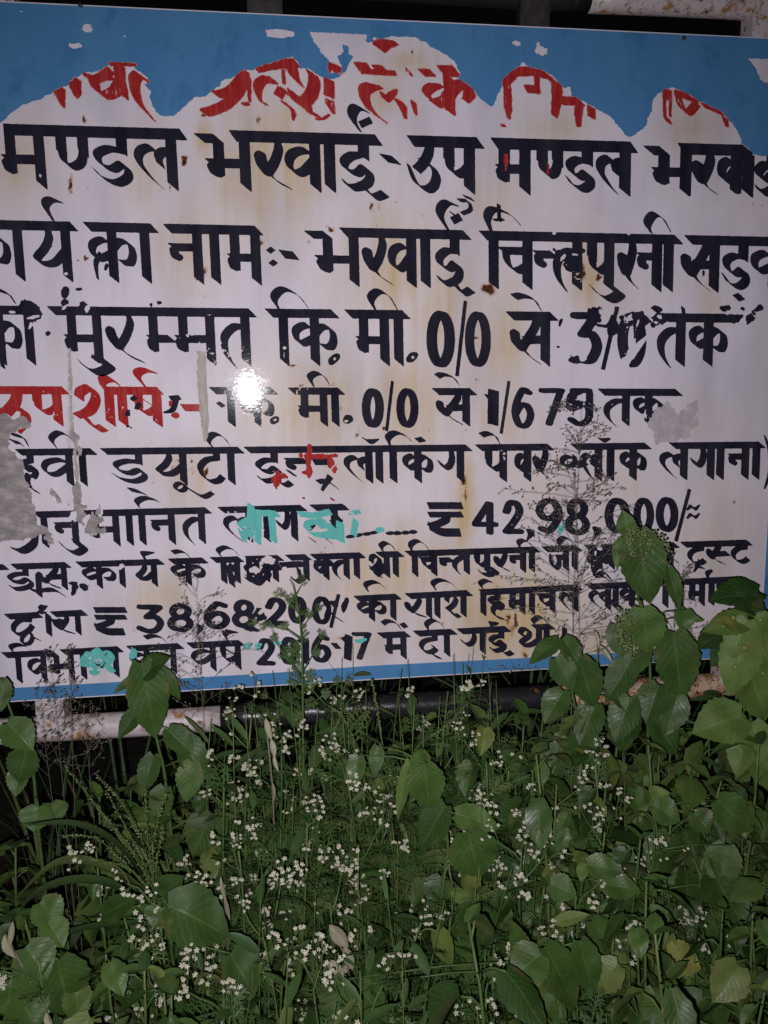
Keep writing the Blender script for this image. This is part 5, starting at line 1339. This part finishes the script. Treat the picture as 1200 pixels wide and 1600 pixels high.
# seeding grasses
def grass_panicle(label, rootpx, stems, d, r, n_br, ln, seeds, seg_from=.5, sr=.0011, up=1.0):
    low = at(*rootpx, d); O = root_of(low); st, se = MB(), MB()
    for i, (x, y) in enumerate(stems):
        b = O+Vector((.008*i, 0, 0)); t = at(x, y, d)
        s1, s2 = panicle(b, t, r, n_br, ln, seeds, up, .0012, seg_from, sr)
        st.add([v+b-O for v in s1.v], s1.f, s1.uv, .4); se.add([v+b-O for v in s2.v], s2.f, s2.uv, r.random())
    return mk('seeding_grass_plant', O, label, 'grass', None, [('stalk', st, M_STRAW), ('seeds', se, M_SEED)])


r = random.Random(31)
grass_panicle('tall airy seeding grass before the right half of the lettering', (905, 1120), [(908, 640), (897, 735)], .10, r, 46, .15, 11, .70, .00125, .55)
grass_panicle('seeding grass with dark grains in front of the rupee sign at lower left', (330, 1140), [(306, 925)], .12, r, 30, .105, 8, .80, .0012, .8)
grass_panicle('thin dark seed grass before the left end of the last line', (108, 1160), [(108, 1022), (78, 1028)], .12, r, 24, .016, 4, .86, .0013, 1.0)
grass_panicle('faint seeding grass leaning in front of the right end of the last lines', (1075, 1180), [(1060, 880)], .07, r, 24, .09, 9, .80, .0012, .6)
grass_panicle('sparse seed stalk crossing the white pipe at left', (150, 1200), [(62, 1095), (130, 1100)], .14, r, 16, .05, 5, .85, .0013, .8)

# fingered seed heads
sp, stk = MB(), MB(); d0 = .33; rt = root_of(at(250, 1440, d0)); r = random.Random(5)
hub = at(247, 1408, d0)-rt
stk.tube([Vector((0, 0, 0)), hub*.6+Vector((.01, 0, 0)), hub], [.003, .0026, .0022], 6)
for pts in ([(247, 1408), (215, 1340), (160, 1270), (100, 1196)], [(245, 1400), (205, 1330), (165, 1280), (130, 1230)], [(245, 1405), (200, 1355), (150, 1310), (95, 1306)], [(245, 1405), (205, 1360), (160, 1345), (115, 1338)], [(247, 1400), (225, 1350), (195, 1290), (165, 1235)], [(240, 1385), (232, 1320), (228, 1270), (226, 1232)], [(240, 1390), (240, 1320), (250, 1270), (262, 1240)], [(242, 1392), (246, 1340), (252, 1310), (254, 1290)], [(238, 1370), (220, 1310), (190, 1255), (150, 1210)]):
    P = [Vector(v) for v in catmull([tuple(at(x, y, d0+.01*i)-rt) for i, (x, y) in enumerate(pts)], 8)]
    stk.tube(P, [.0012-.0006*i/(len(P)-1) for i in range(len(P))], 4)
    n_ = 60
    for i in range(n_):
        c_ = pt(P, .12+.88*i/n_); dr = (pt(P, min(1, .14+.88*i/n_))-pt(P, max(0, .1+.88*i/n_))).normalized(); sd = dr.cross(Vector((0, -1, .3))).normalized()
        if r.random() < .28: continue
        bead(sp, c_+sd*(.0018 if i % 2 else -.0018)*r.uniform(.3, 1.3)+rv(r)*.0013, .0012*r.uniform(.6, 1.3), dr+sd*(.5 if i % 2 else -.5), 1.7, r.random(), 5)
bl = MB()
for pts, w_ in [([(250, 1420), (190, 1330), (120, 1290), (30, 1290)], .03), ([(245, 1410), (170, 1360), (90, 1350), (10, 1420)], .032), ([(240, 1430), (160, 1380), (60, 1395), (-20, 1500)], .028), ([(260, 1430), (235, 1350), (200, 1300), (175, 1290)], .036), ([(250, 1440), (140, 1450), (60, 1480), (0, 1540)], .018)]:
    blade(bl, [at(x, y, d0-.02+.015*i)-rt for i, (x, y) in enumerate(pts)], w_, r)
mk('finger_grass_plant', rt, 'coarse grass with fingered seed heads fanning to the upper left', 'grass', None, [('stalk', stk, M_STEM), ('seed_spikes', sp, M_SPIKE), ('blades', bl, M_GRASS)])

# thin seed spikes leaning over the black pipe
for lb, lst in [('slim green seed spike leaning left before the black pipe', [(645, 1300), (600, 1170), (590, 1110), (580, 1060)]), ('short seed spike bending over the middle of the black pipe', [(600, 1260), (560, 1170), (535, 1120), (520, 1108)]),
                ('pale seed spike slanting up to the right under the pipe', [(612, 1260), (650, 1170), (690, 1140), (730, 1100)])]:
    sp, stk = MB(), MB(); d0 = .16; rt = root_of(at(*lst[0], d0)); P = [Vector((0, 0, 0))]+[Vector(v) for v in catmull([tuple(at(x, y, d0)-rt) for x, y in lst], 8)]
    stk.tube(P, [.0018]+[.0011]*(len(P)-1), 5)
    for i in range(60):
        s = .45+.55*i/60; c_ = pt(P[1:], s); bead(sp, c_+rv(r)*.0024, .0015*r.uniform(.7, 1.2), UP+rv(r), 1.5, r.random(), 5)
    mk('seeding_grass_plant', rt, lb, 'grass', None, [('stalk', stk, M_STEM), ('seeds', sp, M_SPIKE)])


def tuft(r, n, h, spread, wd):
    bl = MB()
    for i in range(n):
        a = r.uniform(0, 6.28); l_ = h*r.uniform(.55, 1.1); o_ = Vector((math.cos(a), math.sin(a), 0))
        b = o_*r.uniform(0, .02); mid = b+o_*spread*.3*r.random()+UP*l_*.55; e = b+o_*spread*r.uniform(.4, 1.2)+UP*l_*r.uniform(.55, 1.0)
        blade(bl, [b, mid, e], wd*r.uniform(.6, 1.3), r)
    return bl


# ------------------------------------------------------------------ filling undergrowth (copies of a few kinds)
def bushy(r, h, ns, lacyk):
    """many thin upright stems with narrow leaflets, some cut like fern"""
    st, fo = MB(), MB()
    for q in range(ns):
        a = r.uniform(0, 6.28); o_ = Vector((math.cos(a), math.sin(a), 0))
        hh = h*r.uniform(.72, 1.06); P = spath(o_*r.uniform(0, .02), o_*r.uniform(.02, .10)+UP*hh, r, .02, 7)
        st.tube(P, [.0019-.0002*i for i in range(8)], 5, tone=r.random())
        for i in range(15):
            s = .3+.68*i/15; b = pt(P, s); a2 = i*2.4+q; d = Vector((math.cos(a2), math.sin(a2), r.uniform(.2, 1.2))).normalized()
            if r.random() < lacyk: lacy(fo, b, d, UP+rv(r)*.5, r.uniform(.035, .07), r, 4)
            else:
                L = r.uniform(.025, .055); leaf(fo, b, b+d*L, UP+rv(r)*.5, L*r.uniform(.16, .4), r, None, r.uniform(0, .3), .3, 0, .06, 7, 1, (.7, .9), 0, .05)
    return st, fo


r = random.Random(77)
BG = 'broad-leaved weeds in the undergrowth'
protos = []
for i in range(9):
    rt = Vector((0, 0, 0)); h = r.uniform(.56, .68)
    kw = dict(bare=.22) if i % 3 else dict(bare=.2, wr=(.42, .6), cord=.03, shp=(.7, .95))
    st, fo = broadleaf(rt, Vector((r.uniform(-.07, .07), r.uniform(-.07, .07), h)), r, r.choice((12, 14, 17)), r.choice((.062, .075, .09, .10)), **kw)
    protos.append((mk('broadleaf_weed', rt, 'broad-leaved green weed packed into the undergrowth below the signboard', 'weed', BG, [('stem', st, M_STEM), ('foliage', fo, M_LEAF)]), h))
bush = []
for i in range(4):
    h = r.uniform(.60, .70); st, fo = bushy(r, h, 6, .42)
    bush.append((mk('feathery_weed', Vector((0, 0, 0)), 'thin-stemmed feathery weed among the white flowers', 'weed', 'feathery weeds without flowers', [('stem', st, M_STEM), ('foliage', fo, M_FEATHER)]), h))
tp = []
for i in range(3):
    tp.append(mk('grass_tuft', Vector((0, 0, 0)), 'tuft of thin grass blades between the weeds', 'grass', 'grass tufts among the weeds', [('blades', tuft(r, 34, r.uniform(.5, .62), .22, .0055), M_GRASS)]))
used = set()
spots = []
for row, (d, zt_) in enumerate([(.05, .72), (.12, .74), (.20, .71), (.28, .68), (.36, .66), (.44, .66), (.53, .68), (.61, .70)]):
    lo = at(-60, 1400, d).x; hi = at(1260, 1400, d).x; nn = 11
    for i in range(nn):
        u_ = (i+r.uniform(.1, .9))/nn
        spots.append((u_, lo+(hi-lo)*u_, -d+r.uniform(-.035, .035), d, zt_))
        if u_ > .6 or (u_ < .22 and row % 2): spots.append((u_+.04, lo+(hi-lo)*(u_+.04), -d+r.uniform(-.05, .05), d, zt_))
r.shuffle(spots)
for u_, x, y, d, zt_ in spots:
    mid = .24 < u_ < .62
    fe = r.random() < (.66 if mid else .06)
    if fe: lst, tall = bush, (.10 if d < .2 and mid else .03)
    else: lst, tall = protos, (.10 if u_ > .62 and d < .3 else (-.02 if mid else 0))
    i = r.randrange(len(lst)); src, h = lst[i]; s_ = (zt_+tall)/h*r.uniform(.74, 1.06)
    if src.name not in used:
        used.add(src.name); src.location = (x, y, gz_(x, y)); src.rotation_euler.z = r.uniform(0, 6.28); src.scale = (s_, s_, s_)
    else:
        dup(src, (x, y, gz_(x, y)), r.uniform(0, 6.28), s_)
for src, h in protos+bush:
    if src.name not in used: src.location = (1.2+R.uniform(0, .2), -.2, 0)
for px_, d in ((365, .11), (425, .08), (490, .13), (550, .10), (580, .08), (650, .11), (720, .08), (395, .10), (455, .12), (520, .09), (690, .10), (740, .11), (790, .09), (850, .10), (610, .13)):  # tall ones that hide most of the lower pipe
    src, h = bush[px_ % 4]; v = at(px_, 1070+(px_ % 3)*14, d); s_ = 1.04*v.z/h
    dup(src, (v.x, v.y, gz_(v.x, v.y)), r.uniform(0, 6.28), s_)
# taller leafy weeds that close the gap under the pipe at the right and hide its middle
lush = []
for i in range(4):
    h = r.uniform(.78, .86); rt = Vector((0, 0, 0))
    st, fo = broadleaf(rt, Vector((r.uniform(-.08, .08), r.uniform(-.05, .05), h)), r, 20, (.075, .09, .10, .085)[i], bare=.38, cord=.09, wr=(.66, .88))
    lush.append((mk('broadleaf_weed', rt, 'tall leafy weed closing the gap under the right half of the pipe', 'weed', 'tall leafy weeds under the pipe', [('stem', st, M_STEM), ('foliage', fo, M_LEAF)]), h))
for i, (px_, py_, d) in enumerate([(700, 1120, .06), (760, 1105, .08), (820, 1110, .07), (870, 1150, .16), (930, 1140, .06), (985, 1170, .16), (1040, 1130, .06), (1090, 1190, .17), (1130, 1150, .08), (1190, 1180, .14), (1060, 1240, .22), (940, 1250, .24), (1170, 1260, .24), (1000, 1210, .1), (840, 1200, .2), (620, 1170, .1), (310, 1190, .1), (180, 1230, .14)]):
    src, h = lush[i % 4]; v = at(px_, py_, d); s_ = v.z/h; loc = (v.x, v.y, gz_(v.x, v.y))
    if i < 4: src.location = loc; src.scale = (s_,)*3; src.rotation_euler.z = r.uniform(0, 6.28)
    else: dup(src, loc, r.uniform(0, 6.28), s_, 'tall leafy weed standing under the left half of the pipe' if px_ < 650 else None, 'tall leafy weeds at left under the pipe' if px_ < 650 else None)
gs = [(590, 1420, .3), (640, 1440, .34), (560, 1480, .36), (680, 1480, .4), (620, 1520, .44), (450, 1420, .34), (330, 1480, .42), (150, 1500, .4), (520, 1370, .3), (690, 1390, .3), (390, 1330, .26), (250, 1320, .24), (770, 1440, .36)]
for i, (px_, py_, d) in enumerate(gs):
    v = at(px_, py_, d); loc = (v.x, v.y, gz_(v.x, v.y))
    if i < 3: tp[i].location = loc; tp[i].scale = (1.05,)*3
    else: dup(tp[i % 3], loc, r.uniform(0, 6), r.uniform(.8, 1.15))
# grass standing behind the sign, seen through the slot under the panel
for i in range(12):
    x = PX0+(PX1-PX0)*(i+r.random())/12; y = r.uniform(.2, .6)
    dup(tp[i % 3], (x, y, gz_(x, y)), r.uniform(0, 6), r.uniform(1.35, 1.75), 'dark grass standing behind the signboard, seen in the slot above the lower pipe', 'grass behind the signboard')
# low ground cover
gc = MB(); r = random.Random(3)
for i in range(1100):
    x, y = r.uniform(-1.3, 1.5), r.uniform(-.95, .5); q = Vector((x, y, gz_(x, y)+abs(r.gauss(.03, .05)))); a = r.uniform(0, 6.28)
    d = Vector((math.cos(a), math.sin(a), r.uniform(-.3, .4))).normalized(); L = r.uniform(.025, .06)
    leaf(gc, q, q+d*L, UP+rv(r)*.6, L*.7, r, None, .15, .2, ns=5, nt_=2)
tag(gc.build('ground_cover', M_LEAF), kind='stuff', label='low dark leaves covering the ground under the weeds')
